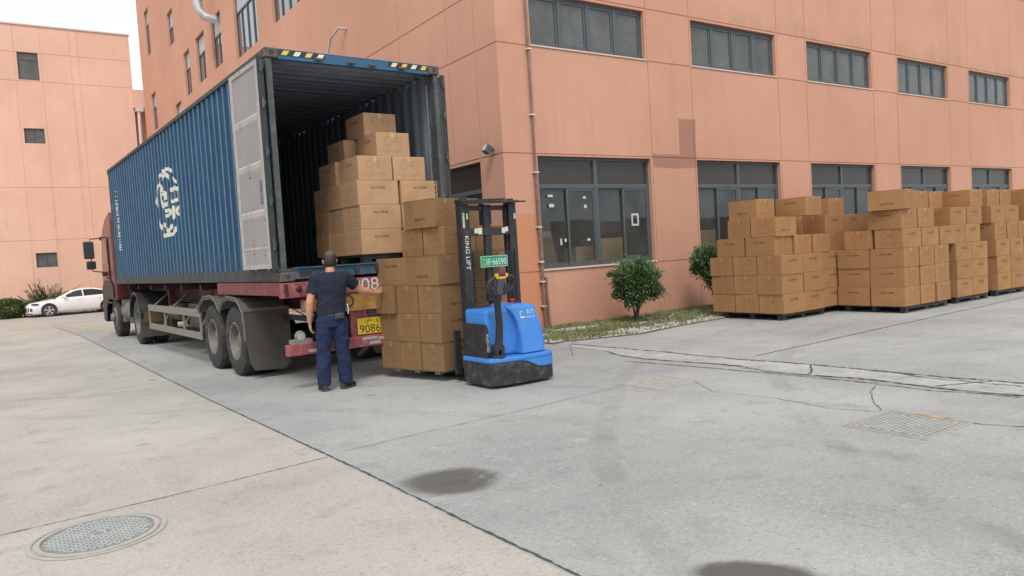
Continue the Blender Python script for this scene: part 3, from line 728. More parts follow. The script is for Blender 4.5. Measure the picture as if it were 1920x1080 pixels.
for i, (a, b) in enumerate(bays):
    y = FY+.09
    mb = MB(); frame_bars(mb, a, b, 5.735, 6.795, .05, y, y+.07)
    q = (b-a-.1)/4
    for k in (1, 2, 3): mb.box(a+.05+q*k-.035, a+.05+q*k+.035, y-.008, y+.06, 5.785, 6.745)
    win = build(mb, 'window', M_FRAME, fac)
    mb = MB()
    for k in range(4): frame_bars(mb, a+.05+q*k+(.035 if k else 0), a+.05+q*(k+1)-(.035 if k < 3 else 0), 5.785, 6.745, .055, y+.01, y+.04)
    build(mb, 'sash', M_FRAME, win)
    mb = MB(); mb.add([(a+.05, y+.03, 5.78), (b-.05, y+.03, 5.78), (b-.05, y+.03, 6.75), (a+.05, y+.03, 6.75)], [(0, 1, 2, 3)])
    build(mb, 'glass_pane', M_CURT, win, fixn=False)
    mb = MB(); frame_bars(mb, a, b, 9.75, 12.2, .06, y, y+.07)
    for k in (1, 2, 3): mb.box(a+.05+q*k-.04, a+.05+q*k+.04, y-.008, y+.06, 9.81, 12.14)
    win = build(mb, 'window', M_FRAME, fac)
    mb = MB(); mb.add([(a+.05, y+.03, 9.8), (b-.05, y+.03, 9.8), (b-.05, y+.03, 12.15), (a+.05, y+.03, 12.15)], [(0, 1, 2, 3)])
    build(mb, 'glass_pane', M_CURT, win, fixn=False)
for (b, a, c, d) in lwin:
    x = LX+.10; wide = (b-a) > 2
    mb = MB(); frame_bars(mb, a, b, c, d, .06, x, x+.07, 'x')
    if d-c > 1.5: mb.box(x-.008, x+.06, a+.06, b-.06, d-.85, d-.78)
    top = d-.85 if d-c > 1.5 else d-.06
    n_ = 4 if wide else 2
    for k in range(1, n_):
        u = a+(b-a)*k/n_; mb.box(x-.008, x+.06, u-.04, u+.04, c+.06, top)
    win = build(mb, 'window', M_FRAME, fac)
    mb = MB(); mb.add([(x+.03, a+.06, c+.06), (x+.03, b-.06, c+.06), (x+.03, b-.06, top), (x+.03, a+.06, top)], [(0, 1, 2, 3)])
    build(mb, 'glass_pane', M_SKYG, win, fixn=False)
    if d-c > 1.5:
        mb = MB(); mb.add([(x+.03, a+.06, d-.78), (x+.03, b-.06, d-.78), (x+.03, b-.06, d-.06), (x+.03, a+.06, d-.06)], [(0, 1, 2, 3)])
        build(mb, 'top_pane', M_SHADE, win, fixn=False)

# things standing inside behind the first ground window
def board(name, label, x0, x1, y, z0, z1, m, lean=.12):
    mb = MB(); mb.add([(x0, y, z0), (x1, y, z0), (x1, y+lean, z1), (x0, y+lean, z1), (x0, y+.04, z0), (x1, y+.04, z0), (x1, y+lean+.04, z1), (x0, y+lean+.04, z1)], [(0,1,2,3), (4,7,6,5), (0,4,5,1), (3,2,6,7), (0,3,7,4), (1,5,6,2)])
    tag(build(mb, name, m), label, 'cardboard')
M_CARD = mat('cardboard_sheet', (.62, .43, .25), .85, .15, 2, dirt=(.3, .2, .12), dscale=6, damt=.4)
board('cardboard_sheet', 'leaning brown cardboard sheet seen through the left pane of the first ground window', 9.35, 10.0, 12.75, 1.0, 2.0, mat('brown_board', (.30, .22, .16), .85, .2, 3), .25)
def inner_box(label, x0, x1, y0, y1, z0, z1):
    tag(build(MB().box(x0, x1, y0, y1, z0, z1), 'cardboard_box', M_CARD, bevel=.006), label, 'box')
inner_box('cardboard box behind the second pane of the window nearest the building corner', 10.35, 10.85, 12.6, 13.0, .9, 1.62)
inner_box('taller cardboard box behind the middle post of the window nearest the building corner', 10.9, 11.75, 12.62, 13.1, .9, 1.78)
inner_box('low cardboard box at the right end inside the window nearest the building corner', 11.8, 12.3, 12.6, 13.0, .9, 1.36)
inner_box('pale cardboard box inside the second ground window behind the half hidden shrub', 14.1, 14.9, 12.6, 13.0, .9, 1.85)

# drainpipe on the facade
pp = empty('drainpipe', (9.03, FY-.05, 0), 0, label='thin drainpipe running down the wall left of the first windows', cat='pipe')
build(MB().tube([(0,0,3.2), (0,0,5), (-.02,0,8), (-.03,0,13)], .028, 8), 'upper_pipe', mat('pipe_dull', (.22, .13, .10), .6, .3, 3), pp, auto=40)
build(MB().tube([(0,0,3.2), (.01,0,1.5), (.015,-.02,.05)], .036, 8), 'lower_pipe', M_PIPEB, pp, auto=40)
build(MB().tube([(.10,.0,1.05), (.10,0,.7), (.12,-.02,.05)], .03, 8), 'side_pipe', M_PIPEB, pp, auto=40)
mb = MB()
for z in (.45, .95, 1.35, 2.05, 3.15, 4.3, 5.6): mb.box(-.05, .05, -.045, .05, z, z+.03)
build(mb, 'pipe_clip', M_PIPEW, pp)
# floodlight at the corner
fl = empty('floodlight', (8.24, 12.5, 3.62), 0, label='small grey floodlight fixed beside the building corner', cat='lamp')
build(MB().box(-.16, -.03, -.07, .07, -.09, .07, 0, Matrix.Rotation(.5, 4, 'Y')), 'lamp_body', M_FRAME, fl, bevel=.01)
build(MB().box(-.17, -.163, -.055, .055, -.07, .05, 0, Matrix.Rotation(.5, 4, 'Y')), 'lamp_glass', M_LAMPW, fl)
build(MB().bar((0, 0, .0), (.06, 0, .06), .04, .03), 'bracket', M_FRAME, fl)
# silver duct and hose on the side wall
du = empty('exhaust_duct', (8.0, 33.0, 12.55), 0, label='silver exhaust duct bending into a narrow side window near the top', cat='duct')
build(MB().tube([(-.35, 0, 3.6), (-.35, 0, .2), (-.3, 0, -.15), (-.1, -.1, -.4), (.3, -.15, -.5)], .19, 16), 'duct_tube', M_GALV, du, auto=50)
mb = MB()
for z in (.25, 1.6, 2.9): mb.cyl((-.35, 0, z), (-.35, 0, z+.06), .21, 16)
build(mb, 'duct_collar', M_GALV, du)
mb = MB(); mb.tube([(8.3, 19.35, 7.92), (8.12, 19.45, 7.97), (7.98, 19.75, 7.75), (7.92, 20.0, 7.2), (7.95, 20.0, 6.6)], .035, 8)
tag(build(mb, 'wall_hose', M_HOSE, auto=60), 'pale curved hose coming out of the side wall above the container', 'hose')

# far building
g0 = -.5; BY = 53.0; sc = 53/50.
far = empty('end_building', (0, 0, 0), 0, label='tall plain peach building across the end of the yard behind the white car', cat='building')
fz = lambda z: 1.6+(z-1.6)*sc
fw = [(1.75*sc, 2.75*sc, fz(12.9), fz(14.44)), (1.77*sc, 2.75*sc, fz(9.36), fz(10.2)), (1.79*sc, 2.82*sc, fz(2.36), fz(3.18)), (-5.0, -4.0, fz(12.9), fz(14.44))]
mb = MB()
wall_grid(mb, 'y', BY, 1, -40, 7.47*sc, -1.2, fz(15.95), fw, (1.72*sc-.1, 2.8*sc+.1, 4.35*sc, 4.75*sc, -1, -3.2), (fz(12.83), fz(14.42), fz(3.9), 7.2), gw_=.014, gd=.02)
mb.add([(7.47*sc, BY, -1), (7.47*sc, BY+14, -1), (7.47*sc, BY+14, fz(15.95)), (7.47*sc, BY, fz(15.95))], [(0, 1, 2, 3)])
mb.add([(-40, BY, fz(15.95)), (7.47*sc, BY, fz(15.95)), (7.47*sc, BY+14, fz(15.95)), (-40, BY+14, fz(15.95))], [(0, 1, 2, 3)])
mb.add([(-40, BY, -1), (-40, BY+14, -1), (-40, BY+14, fz(15.95)), (-40, BY, fz(15.95))], [(0, 1, 2, 3)])
build(mb, 'wall', M_FAR, far, fixn=False)
build(MB().box(-40, 7.52*sc, BY-.06, BY+.2, fz(15.93), fz(16.0)), 'roof_edge', mat('pale_coping', (.6, .5, .45), .7, .1, 4), far)
mb = MB(); mb.box(7.38*sc, 9.2, BY-.3, BY+1.2, fz(11.6), fz(12.68)); mb.box(7.5*sc, 9.2, BY+1.2, BY+1.6, -1, fz(11.6))
build(mb, 'link_bridge', M_FAR, far)
for a, b, c, d in fw:
    mb = MB(); frame_bars(mb, a, b, c, d, .06, BY+.1, BY+.17)
    if d-c < 1.2: mb.box((a+b)/2-.03, (a+b)/2+.03, BY+.1, BY+.16, c+.06, d-.06)
    else: mb.box(a+.06, b-.06, BY+.1, BY+.16, d-.45, d-.4)
    w = build(mb, 'window', M_FRAME, far)
    mb = MB(); mb.add([(a+.06, BY+.13, c+.06), (b-.06, BY+.13, c+.06), (b-.06, BY+.13, d-.06), (a+.06, BY+.13, d-.06)], [(0, 1, 2, 3)])
    build(mb, 'glass_pane', M_CURT, w, fixn=False)
mb = MB(); mb.tube([(8.15, BY-.15, fz(11.5)), (8.1, BY-.12, 5), (8.1, BY-.12, -.3)], .10, 10); mb.box(7.95, 8.4, BY-.3, BY, fz(11.4), fz(11.6))
tag(build(mb, 'drainpipe', M_PIPEW, auto=50), 'white drainpipe in the corner between the end building and the factory', 'pipe')

# ================================================================== PLANTS
def leaf_quad(mb, c, d, up, L, W):
    d = d.normalized(); s = d.cross(up)
    if s.length < 1e-3: s = Vector((1, 0, 0))
    s.normalize(); nrm = s.cross(d)
    mb.add([c, c+d*L*.5+s*W*.5+nrm*W*.12, c+d*L, c+d*L*.5-s*W*.5+nrm*W*.12], [(0, 1, 2), (0, 2, 3)])
def shrub(name, loc, rad, zc, rz_, n, label, seed, twigs=True):
    rnd = random.Random(seed); e = empty(name, loc, 0, label=label, cat='shrub', group='round shrubs along the factory wall')
    mb = MB(); tips = []
    for k in range(11):
        a = rnd.uniform(0, 6.28); r = rnd.uniform(.2, .75)*rad
        p0 = Vector((rnd.uniform(-.04, .04), rnd.uniform(-.04, .04), 0)); p3 = Vector((math.cos(a)*r, math.sin(a)*r, zc+rnd.uniform(-.1, .25)))
        p1 = p0+Vector((math.cos(a)*r*.2, math.sin(a)*r*.2, zc*.35)); p2 = p0.lerp(p3, .7)+Vector((0, 0, -.03))
        mb.tube([p0, p1, p2, p3], [.02, .016, .01, .005], 6)
    build(mb, 'stem', M_BARK, e, auto=60)
    mb = MB()
    cl = []
    for k in range(120):
        v = Vector((rnd.gauss(0, 1), rnd.gauss(0, 1), rnd.gauss(0, 1))).normalized(); rr = rnd.uniform(.5, .95)*(1+.42*mnoise.noise(v*1.6+Vector((seed, 0, 0))))
        if v.z < -.3: rr *= rnd.uniform(.8, 1.15)
        cl.append((Vector((v.x*rad*rr, v.y*rad*rr, zc+v.z*rz_*rr)), rnd.uniform(.05, .15)))
    for k in range(n):
        c, s = rnd.choice(cl)
        p = c+Vector((rnd.gauss(0, s*.55), rnd.gauss(0, s*.55), rnd.gauss(0, s*.45)))
        out = (p-Vector((0, 0, zc-.1))).normalized()
        d = (out+Vector((rnd.gauss(0, .5), rnd.gauss(0, .5), rnd.gauss(.2, .5))))
        leaf_quad(mb, p, d, Vector((rnd.gauss(0, .4), rnd.gauss(0, .4), 1)), rnd.uniform(.045, .085), rnd.uniform(.024, .04))
    for k in range(n//60):
        a = rnd.uniform(0, 6.28); r = rnd.uniform(.1, .6)*rad; z = rnd.uniform(.3, zc-.2)
        leaf_quad(mb, Vector((math.cos(a)*r*(z/zc), math.sin(a)*r*(z/zc), z)), Vector((rnd.gauss(0, 1), rnd.gauss(0, 1), rnd.gauss(0, .6))), Vector((0, 0, 1)), .06, .026)
    build(mb, 'foliage', M_LEAF, e, fixn=False)
    return e
shrub('shrub', (10.62, 11.12, .02), .52, .80, .44, 15000, 'round glossy green shrub on thin stems below the first ground window', 3)
shrub('shrub', (13.05, 11.15, .02), .50, 1.02, .38, 14000, 'round green shrub half hidden behind the nearest stack of cartons', 5)
# spiky bush in front of the far building
rnd = random.Random(9)
e = empty('spiky_bush', (2.15, 50.6, -.38), 0, label='bushy spiky green shrub behind the white car', cat='shrub')
mb = MB()
for k in range(74):
    a = rnd.uniform(0, 6.28); el = rnd.uniform(.10, 1.5); L = rnd.uniform(1.4, 2.25)
    d = Vector((math.cos(a)*math.cos(el)*.95, math.sin(a)*math.cos(el), math.sin(el)*.85)); base = Vector((rnd.gauss(0, .25), rnd.gauss(0, .2), .35))
    for i in range(46):
        t = .25+.75*i/46; p = base+d*L*t+Vector((0, 0, -.12*t*t))
        for s in (-1, 1):
            sd = d.cross(Vector((0, 0, 1))).normalized()*s+d*.8+Vector((rnd.gauss(0, .3), rnd.gauss(0, .3), rnd.gauss(.1, .3)))
            leaf_quad(mb, p, sd, Vector((0, 0, 1)), rnd.uniform(.12, .22)*(1.15-t*.5), .04)
build(mb, 'foliage', M_LEAF2, e, fixn=False)
mb = MB()
for k in range(14):
    a = rnd.uniform(0, 6.28); mb.tube([(0, 0, 0), (math.cos(a)*.3, math.sin(a)*.3, .6), (math.cos(a)*.7, math.sin(a)*.7, 1.2)], [.04, .025, .01], 5)
build(mb, 'stem', M_BARK, e)
def hedge(name, x0, x1, y0, y1, z0, z1, n, label, seed, ball=False):
    rnd = random.Random(seed); mb = MB()
    for k in range(n):
        if ball:
            v = Vector((rnd.gauss(0, 1), rnd.gauss(0, 1), rnd.gauss(0, 1))).normalized()*rnd.uniform(.8, 1.03)
            p = Vector(((x0+x1)/2+v.x*(x1-x0)/2, (y0+y1)/2+v.y*(y1-y0)/2, (z0+z1)/2+v.z*(z1-z0)/2))
        else:
            p = Vector((rnd.uniform(x0, x1), rnd.uniform(y0, y1), rnd.uniform(z0, z1)))
            if rnd.random() < .5: p.z = z1+rnd.gauss(0, .04)
            elif rnd.random() < .7: p.y = y0+rnd.gauss(0, .04)
            p.z += .07*mnoise.noise(Vector((p.x*2, p.y*2, 0)))
        leaf_quad(mb, p, Vector((rnd.gauss(0, 1), rnd.gauss(-.4, 1), rnd.gauss(.4, 1))), Vector((0, 0, 1)), rnd.uniform(.07, .13), rnd.uniform(.04, .07))
    e = empty(name, (0, 0, 0), 0, label=label, cat='hedge' if not ball else 'shrub')
    build(mb, 'foliage', M_HEDGE, e, fixn=False)
    mb = MB()
    for k in range(12):
        x = rnd.uniform(x0+.1, x1-.1); y = (y0+y1)/2+rnd.uniform(-.15, .15); mb.tube([(x, y, -.42), (x+rnd.gauss(0, .1), y, (z0+z1)/2), (x+rnd.gauss(0, .15), y, z1-.1)], [.03, .02, .008], 5)
    build(mb, 'stem', M_BARK, e)
hedge('hedge', -12, 9, 49.9, 50.8, -.4, .38, 26000, 'low dark clipped hedge along the foot of the end building', 4)
hedge('round_bush', -.6, 1.15, 48.9, 50.0, -.38, .75, 5000, 'rounded clipped bush at the left edge in front of the end building', 6, True)

# ================================================================== CONTAINER  (local: x across, y forward, z up)
TO = (2.906, 9.34, 0); TA = R(2.09)
CW, CL, C0, C1 = 2.50, 12.19, 1.405, 4.31
ct = empty('shipping_container', TO, TA, label='blue corrugated shipping container on the red trailer with both rear doors swung open', cat='container')
# corrugation profile along y: returns depth offset (0 outer .. .036 inner)
PER = .278
def prof(y):
    t = (y % PER)/PER
    if t < .26: return 0.0
    if t < .50: return .036*(t-.26)/.24
    if t < .76: return .036
    return .036*(1-(t-.76)/.24)
def prof_ys(y0, y1):
    ys = [y0]; k = int(y0/PER)-1
    while True:
        done = False
        for t in (0, .26, .50, .76):
            y = (k+t)*PER
            if y >= y1: done = True; break
            if y > y0+1e-4: ys.append(y)
        if done: break
        k += 1
    return ys+[y1]
ZB, ZT = C0+.16, C1-.065
ysl = prof_ys(.16, CL-.16)
for side in (0, 1):
    mb = MB(); s = 1 if side == 0 else -1; bx = .02 if side == 0 else CW-.02
    o_ = [(bx+s*prof(y), y) for y in ysl]; i_ = [(bx+s*(prof(y)+.003), y) for y in ysl]
    n = len(ysl); vs = [(x, y, z) for z in (ZB, ZT) for x, y in o_]
    mb.add(vs, [(k, k+1, n+k+1, n+k) for k in range(n-1)])
    vs = [(x, y, z) for z in (ZB, ZT) for x, y in i_]
    mb.add(vs, [(k, k+1, n+k+1, n+k) for k in range(n-1)], 1)
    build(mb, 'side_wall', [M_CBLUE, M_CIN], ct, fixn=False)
mb = MB(); xs = [.06+i*(CW-.12)/36 for i in range(37)]; pr = [(x, CL-.05+(.03 if i % 4 in (0, 1) else 0)) for i, x in enumerate(xs)]
mb.add([(x, y, z) for z in (ZB, ZT) for x, y in pr], [(k, k+1, 37+k+1, 37+k) for k in range(36)])
build(mb, 'front_wall', M_CIN, ct, fixn=False)
mb = MB(); n = len(ysl); rz = [(.05 if True else 0)+0 for _ in ysl]
zz = [C1-.055+.032*max(-1, min(1, 1.6*math.sin(2*math.pi*y/.235))) for y in [.14+i*.035 for i in range(342)]]
yy = [.14+i*.035 for i in range(342)]
mb.add([(x, y, z) for x in (.05, CW-.05) for y, z in zip(yy, zz)], [(k, k+1, 342+k+1, 342+k) for k in range(341)])
build(mb, 'roof', M_CIN, ct, fixn=False)
build(MB().box(.06, CW-.06, .06, CL-.06, C0+.12, C0+.155), 'floor', M_CFLOOR, ct)
for x in (0, CW-.06):
    build(MB().box(x, x+.06, .16, CL-.16, C1-.065, C1-.002), 'top_rail', M_CRAIL, ct, bevel=.006)
    mb = MB(); mb.box(x, x+.05, .16, CL-.16, C0+.005, C0+.16); mb.box(x-.008 if x == 0 else x+.05, x if x == 0 else x+.058, .16, CL-.16, C0, C0+.018)
    for k in (4.9, 6.3): mb.box(x-.004, x+.056, k, k+.36, C0+.04, C0+.115) if False else None
    build(mb, 'bottom_rail', M_CRAIL, ct, bevel=.005)
for x in (0, CW-.16):
    for y in (0, CL-.16):
        build(MB().box(x+.01 if x == 0 else x+.075, x+.085 if x == 0 else x+.15, y+.015, y+.15, C0+.118, C1-.118), 'corner_post', M_CRAIL if y else M_TEAL, ct, bevel=.008)
        for z in (C0-.005, C1-.115):
            mb = MB(); mb.box(x-.004, x+.166, y-.004, y+.17, z, z+.12)
            # dark oval apertures as shallow recessed plugs
            mb2 = MB()
            mb2.lathe((x+.083, y-.0055, z+.06), 'y', [(.001, 0), (.034, 0), (.036, .003)], 16, 0)
            xo = x-.0055 if x == 0 else x+.1675
            mb2.lathe((xo, y+.083, z+.06), 'x', [(.001, 0), (.034, 0)], 16, 0)
            c = build(mb, 'corner_casting', M_RUST, ct, bevel=.012)
            build(mb2, 'aperture', M_GASK, c)
mb = MB(); mb.box(.163, CW-.163, .012, .07, C1-.125, C1-.008); mb.box(.163, CW-.163, .012, .12, C1-.008, C1+.004)
hd = build(mb, 'door_header', M_CHEAD, ct, bevel=.004)
mb = MB()
for x in (.68, 1.13, 1.44, 1.88): mb.box(x, x+.035, -.03, .012, C1-.105, C1-.07); mb.cyl((x-.035, -.02, C1-.085), (x+.07, -.02, C1-.085), .018, 8)
build(mb, 'cam_keeper', M_RUST, hd)
M_STRB = mat('hazard_black', (.025, .025, .025), .5, .2, 6)
mb = MB(); mc = MB(); md = MB()
for x0 in (.175, CW-.175-.62):
    mb.box(x0, x0+.62, .007, .0115, C1-.075, C1-.012)
    for k in range(4):
        a = x0+.03+k*.155; t = (mc if (k % 2 == 0) == (x0 < 1) else md)
        t.add([(a, .0045, C1-.072), (a+.075, .0045, C1-.072), (a+.115, .0045, C1-.016), (a+.04, .0045, C1-.016)] , [(0, 1, 2, 3)])
hz = build(mb, 'hazard_strip', M_STRB, ct)
build(mc, 'yellow_stripe', mat('hazard_yellow', (.65, .48, .10), .5, .1, 6), hz, fixn=False); build(md, 'pale_stripe', mat('hazard_pale', (.7, .66, .45), .5, .1, 6), hz, fixn=False)
mb = MB(); mb.box(.163, CW-.163, 0, .12, C0+.02, C0+.15); mb.box(.163, CW-.163, -.03, .14, C0+.15, C0+.168)
sl_ = build(mb, 'door_sill', M_CSILL, ct, bevel=.003)
mb = MB()
for x in (.23,): mb.box(x, x+.17, -.003, .0, C0+.045, C0+.11)
for x in (.98, 1.28, 1.75, 2.05): mb.box(x, x+.07, -.028, 0, C0+.075, C0+.12); mb.box(x+.02, x+.05, -.024, 0, C0+.03, C0+.075)
build(mb, 'sill_keeper', M_GREASE, sl_)
# interior side: lashing bars and tie markings on the right wall seen through the opening
mb = MB()
for k in range(9): mb.cyl((.075, .9+k*1.2, C0+.45), (.075, .9+k*1.2, C0+.6), .008, 6); mb.cyl((CW-.075, .9+k*1.2, C0+.45), (CW-.075, .9+k*1.2, C0+.6), .008, 6)
for x in (CW-.135,): mb.box(x, x+.015, .16, .175, C0+.3, C1-.25)
build(mb, 'lashing_bar', M_GUARD, ct)

def door(x_h, side, ang, label):
    """leaf hinged at x_h, swung back along the side; local frame: x = along leaf from hinge (0..1.17), y = thickness, outward face -y"""
    e = empty('door', (x_h, .03, 0), 0, label=label); e.parent = ct; e.rotation_euler = (0, 0, ang)
    # inner face (normally inside) shows outwards: local -y ... frame members raised
    W = 1.18; z0, z1 = C0+.17, C1-.13; th = .026
    mb = MB(); mb.box(.05, W-.05, -.012, .012, z0+.04, z1-.04)
    build(mb, 'door_sheet', M_CGREY, e)
    mb = MB(); mb.box(0, .15, -th, th, z0, z1); mb.box(W-.11, W, -th, th, z0, z1); mb.box(.15, W-.11, -th, th, z0, z0+.06); mb.box(.15, W-.11, -th, th, z1-.06, z1)
    ribs = [z1-.69, z1-1.29, z1-1.90]
    for z in ribs: mb.prism([(-th, z-.03), (-.0125, z-.075), (-.0125, z+.06), (-th, z+.03)], 'x', .15, W-.11)
    mb.prism([(-th+.01, z0+.26), (-.0125, z0+.25), (-.0125, z0+.285), (-th+.01, z0+.275)], 'x', .15, W-.11)
    build(mb, 'door_frame', M_CEDGE, e, bevel=.004)
    mb = MB(); mb.box(-.012, .0, -th-.010, th+.010, z0-.02, z1+.02); mb.box(.0, .012, -th-.012, -th-.001, z0-.02, z1+.02)
    build(mb, 'door_gasket', M_GASK, e)
    mb = MB()
    for z in (z0+.3, z0+.85, z0+1.45, z0+2.05, z0+2.5): mb.box(-.035, .02, -.012, .03, z-.03, z+.03); mb.cyl((-.03, .0, z-.07), (-.03, .0, z+.07), .014, 8)
    build(mb, 'hinge', M_TEAL, e)
    mb = MB()
    for x in (.35, .85): mb.cyl((x, th+.016, z0-.02), (x, th+.016, z1+.05), .012, 8)
    for x in (.35, .85):
        for z in (z0+.12, z0+1.0, z0+1.9, z1-.12): mb.box(x-.05, x+.05, th, th+.03, z-.03, z+.03)
    build(mb, 'locking_rod', M_GALV, e)
    mb = MB(); rnd = random.Random(3)
    for (x, z) in ((.12, z0+1.12), (.16, z0+1.12), (.62, z0+1.2), (.66, z0+1.2), (.2, z0+.75), (.6, z0+.8), (.2, z0+.62), (.6, z0+.66), (.25, z0+1.95), (.3, z0+.30), (.7, z0+.32), (.7, z0+.2), (.3, z0+.18)): mb.cyl((x, -.013, z), (x, -.017, z), .009, 8)
    build(mb, 'rivet', M_GREASE, e)
    return e
dl = door(-.062, 0, R(90.5), 'left rear door swung flat against the container side, pale grey inner face out')
# the leaf's inner face must look away from the container (towards -x): local -y maps to +x for +90deg, so mirror it
for c in kids(dl): c.scale = (1, -1, 1)
st = MB(); st.box(.20, .30, -.0165, -.0125, C0+1.00, C0+1.30)
s_ = build(st, 'data_sticker', mat('blue_sticker', (.07, .10, .19), .5, .4, 40, dirt=(.33, .34, .38), dscale=30, damt=.9), dl); s_.scale = (1, -1, 1)
dr = door(CW+.062, 0, R(89.5), 'right rear door swung flat against the far side of the container, seen edge on')
# vertical writing inside the right post (illegible stencil)
mb = MB(); rnd = random.Random(8); z = 2.45
while z < 3.5:
    h = rnd.uniform(.03, .055)
    mb.box(CW-.157, CW-.155, .02, .06, z, z+h*.45); mb.box(CW-.157, CW-.155, .02+rnd.uniform(0, .02), .05, z+h*.55, z+h)
    z += h+rnd.uniform(.012, .03)
build(mb, 'stencil_marks', M_GASK, ct)

# side logo, traced in side coordinates (y, z), laid on the corrugations
def seg(p, a, b):
    ax, ay = a; bx, by = b; dx, dy = bx-ax, by-ay; t = max(0, min(1, ((p[0]-ax)*dx+(p[1]-ay)*dy)/(dx*dx+dy*dy+1e-9)))
    return math.hypot(p[0]-ax-t*dx, p[1]-ay-t*dy)
SC = [([(6.47, 3.46), (6.2, 3.53), (5.93, 3.55), (5.6, 3.51), (5.38, 3.42)], .035), ([(6.47, 3.46), (6.52, 3.36)], .03), ([(6.22, 3.38), (5.98, 3.52), (5.66, 3.32)], .04), ([(5.33, 3.32), (5.22, 3.23)], .028),
      ([(6.74, 3.16), (6.66, 3.30), (6.52, 3.38)], .03), ([(6.47, 3.37), (6.34, 3.21), (6.5, 3.2)], .035),
      ([(5.69, 3.12), (5.35, 3.13), (5.03, 3.10)], .040), ([(5.68, 3.1), (5.62, 2.92), (5.08, 2.91), (5.06, 3.08)], .032), ([(5.35, 3.10), (5.36, 2.93)], .022),
      ([(6.86, 3.12), (6.90, 3.02), (6.84, 2.93), (6.74, 2.93)], .045), ([(6.44, 3.14), (6.42, 3.0), (6.36, 2.90), (5.96, 2.91)], .045), ([(6.44, 3.14), (6.26, 3.10)], .03), ([(6.14, 3.13), (5.98, 3.05), (6.2, 3.02)], .045),
      ([(6.56, 2.79), (6.56, 2.60)], .045), ([(6.28, 2.79), (6.29, 2.62)], .045), ([(6.28, 2.78), (5.86, 2.78), (5.74, 2.74), (5.84, 2.69), (6.25, 2.685)], .032), ([(5.54, 2.79), (5.56, 2.63)], .05),
      ([(5.06, 2.77), (5.22, 2.77), (5.3, 2.71), (5.22, 2.65), (5.07, 2.64)], .032), ([(6.82, 2.76), (6.74, 2.62), (6.68, 2.56)], .030),
      ([(6.70, 2.54), (6.48, 2.43)], .045), ([(6.36, 2.53), (6.02, 2.37), (5.70, 2.51)], .042), ([(6.47, 2.33), (5.71, 2.32)], .035), ([(5.42, 2.46), (5.60, 2.34)], .045), ([(6.1, 2.35), (6.0, 2.42)], .04)]
def decal(name, strokes, y0, y1, z0, z1, cell, parent, m):
    ys_ = sorted(set([round(y0+i*cell, 4) for i in range(int((y1-y0)/cell)+1)]+[round(y, 4) for y in prof_ys(y0, y1)])); nz_ = int((z1-z0)/cell)
    mb = MB(); idx = {}
    def V(i, j):
        if (i, j) not in idx: idx[i, j] = len(mb.v); mb.v.append((.02+prof(ys_[i])-.003, ys_[i], z0+j*cell))
        return idx[i, j]
    for i in range(len(ys_)-1):
        for j in range(nz_):
            p = ((ys_[i]+ys_[i+1])/2, z0+(j+.5)*cell)
            if any(seg(p, a, b) < w for pts, w in strokes for a, b in zip(pts[:-1], pts[1:])):
                mb.f.append((V(i, j), V(i, j+1), V(i+1, j+1), V(i+1, j))); mb.m.append(0)
    return build(mb, name, m, parent, fixn=False)
decal('logo', SC, 4.96, 7.0, 2.24, 3.62, .016, ct, M_CWHITE)
# vertical owner code near the front end (illegible strokes)
rnd = random.Random(21); strokes = []; z = 3.68
for h, gap in ((.12, .10), (.07, .02), (.06, .03), (.05, .05), (.07, .015), (.07, .015), (.06, .015), (.07, .03), (.05, .04), (.08, .02), (.06, .02), (.07, .05), (.06, .015), (.05, .015), (.06, .03), (.05, .06), (.07, .02), (.12, .02)):
    y0 = 11.35+ (3.6-z)*-.0; y1 = y0+.16
    if z < 2.25: break
    strokes += [([(y0, z), (y1, z)], .009)]
    if rnd.random() < .7: strokes += [([(y0 if rnd.random() < .5 else y1, z), (y0 if rnd.random() < .5 else y1, z-h)], .011)]
    strokes += [([(y0, z-h), (y1 if rnd.random() < .6 else (y0+y1)/2, z-h)], .009)]
    z -= h+gap
decal('owner_code', strokes, 11.25, 11.6, 2.2, 3.72, .012, ct, M_CWHITE)

# ================================================================== TRAILER
tr = empty('semi_trailer', TO, TA, label='dusty red semi trailer chassis with dual wheels and mud flaps under the container', cat='trailer')
for x in (.72, 1.62):
    mb = MB(); mb.box(x, x+.14, .25, 11.9, C0-.05, C0-.008); mb.box(x+.055, x+.085, .25, 11.9, C0-.42, C0-.05); mb.box(x, x+.14, .25, 11.9, C0-.45, C0-.42)
    build(mb, 'main_beam', M_REDD, tr)
mb = MB()
for y in (1.6, 3.0, 4.4, 5.8, 7.2, 8.6, 10.0, 11.3): mb.box(.12, CW-.12, y, y+.09, C0-.14, C0-.045)
build(mb, 'cross_member', M_REDD, tr)
for x in (-.005, CW-.135): build(MB().box(x, x+.14, .10, 2.92, C0-.185, C0-.012), 'side_rail', M_RED, tr, bevel=.006)
mb = MB(); mb.prism([(3.9, 1.15), (4.3, C0-.06), (6.2, C0-.06), (6.4, 1.1)], 'x', .55, .6); build(mb, 'gusset_plate', M_REDD, tr)
mb = MB(); mb.box(-.005, CW+.0, .0, .14, C0-.215, C0-.022)
rb = build(mb, 'rear_beam', M_PINK, tr, bevel=.006)
mb = MB(); mb.box(.02, .07, -.012, 0, C0-.19, C0-.04); mb.lathe((.21, -.012, C0-.11), 'y', [(.001, 0), (.03, 0), (.045, .012)], 14); mb.lathe((.21, -.03, C0-.11), 'y', [(.001, 0), (.018, 0), (.018, .02)], 8)
build(mb, 'twist_lock', M_REDD, rb)
mb = MB(); mb.box(.33, .56, -.014, -.001, C0-.19, C0-.04); build(mb, 'white_patch', mat('peeling_white', (.42, .40, .38), .7, .2, 9, dirt=(.15, .06, .06), dscale=9, damt=.8), rb)
text('painted_number', '90866', .165, M_CWHITE, rb, (1.265, -.003, C0-.115), (R(90), 0, 0), w=.66)
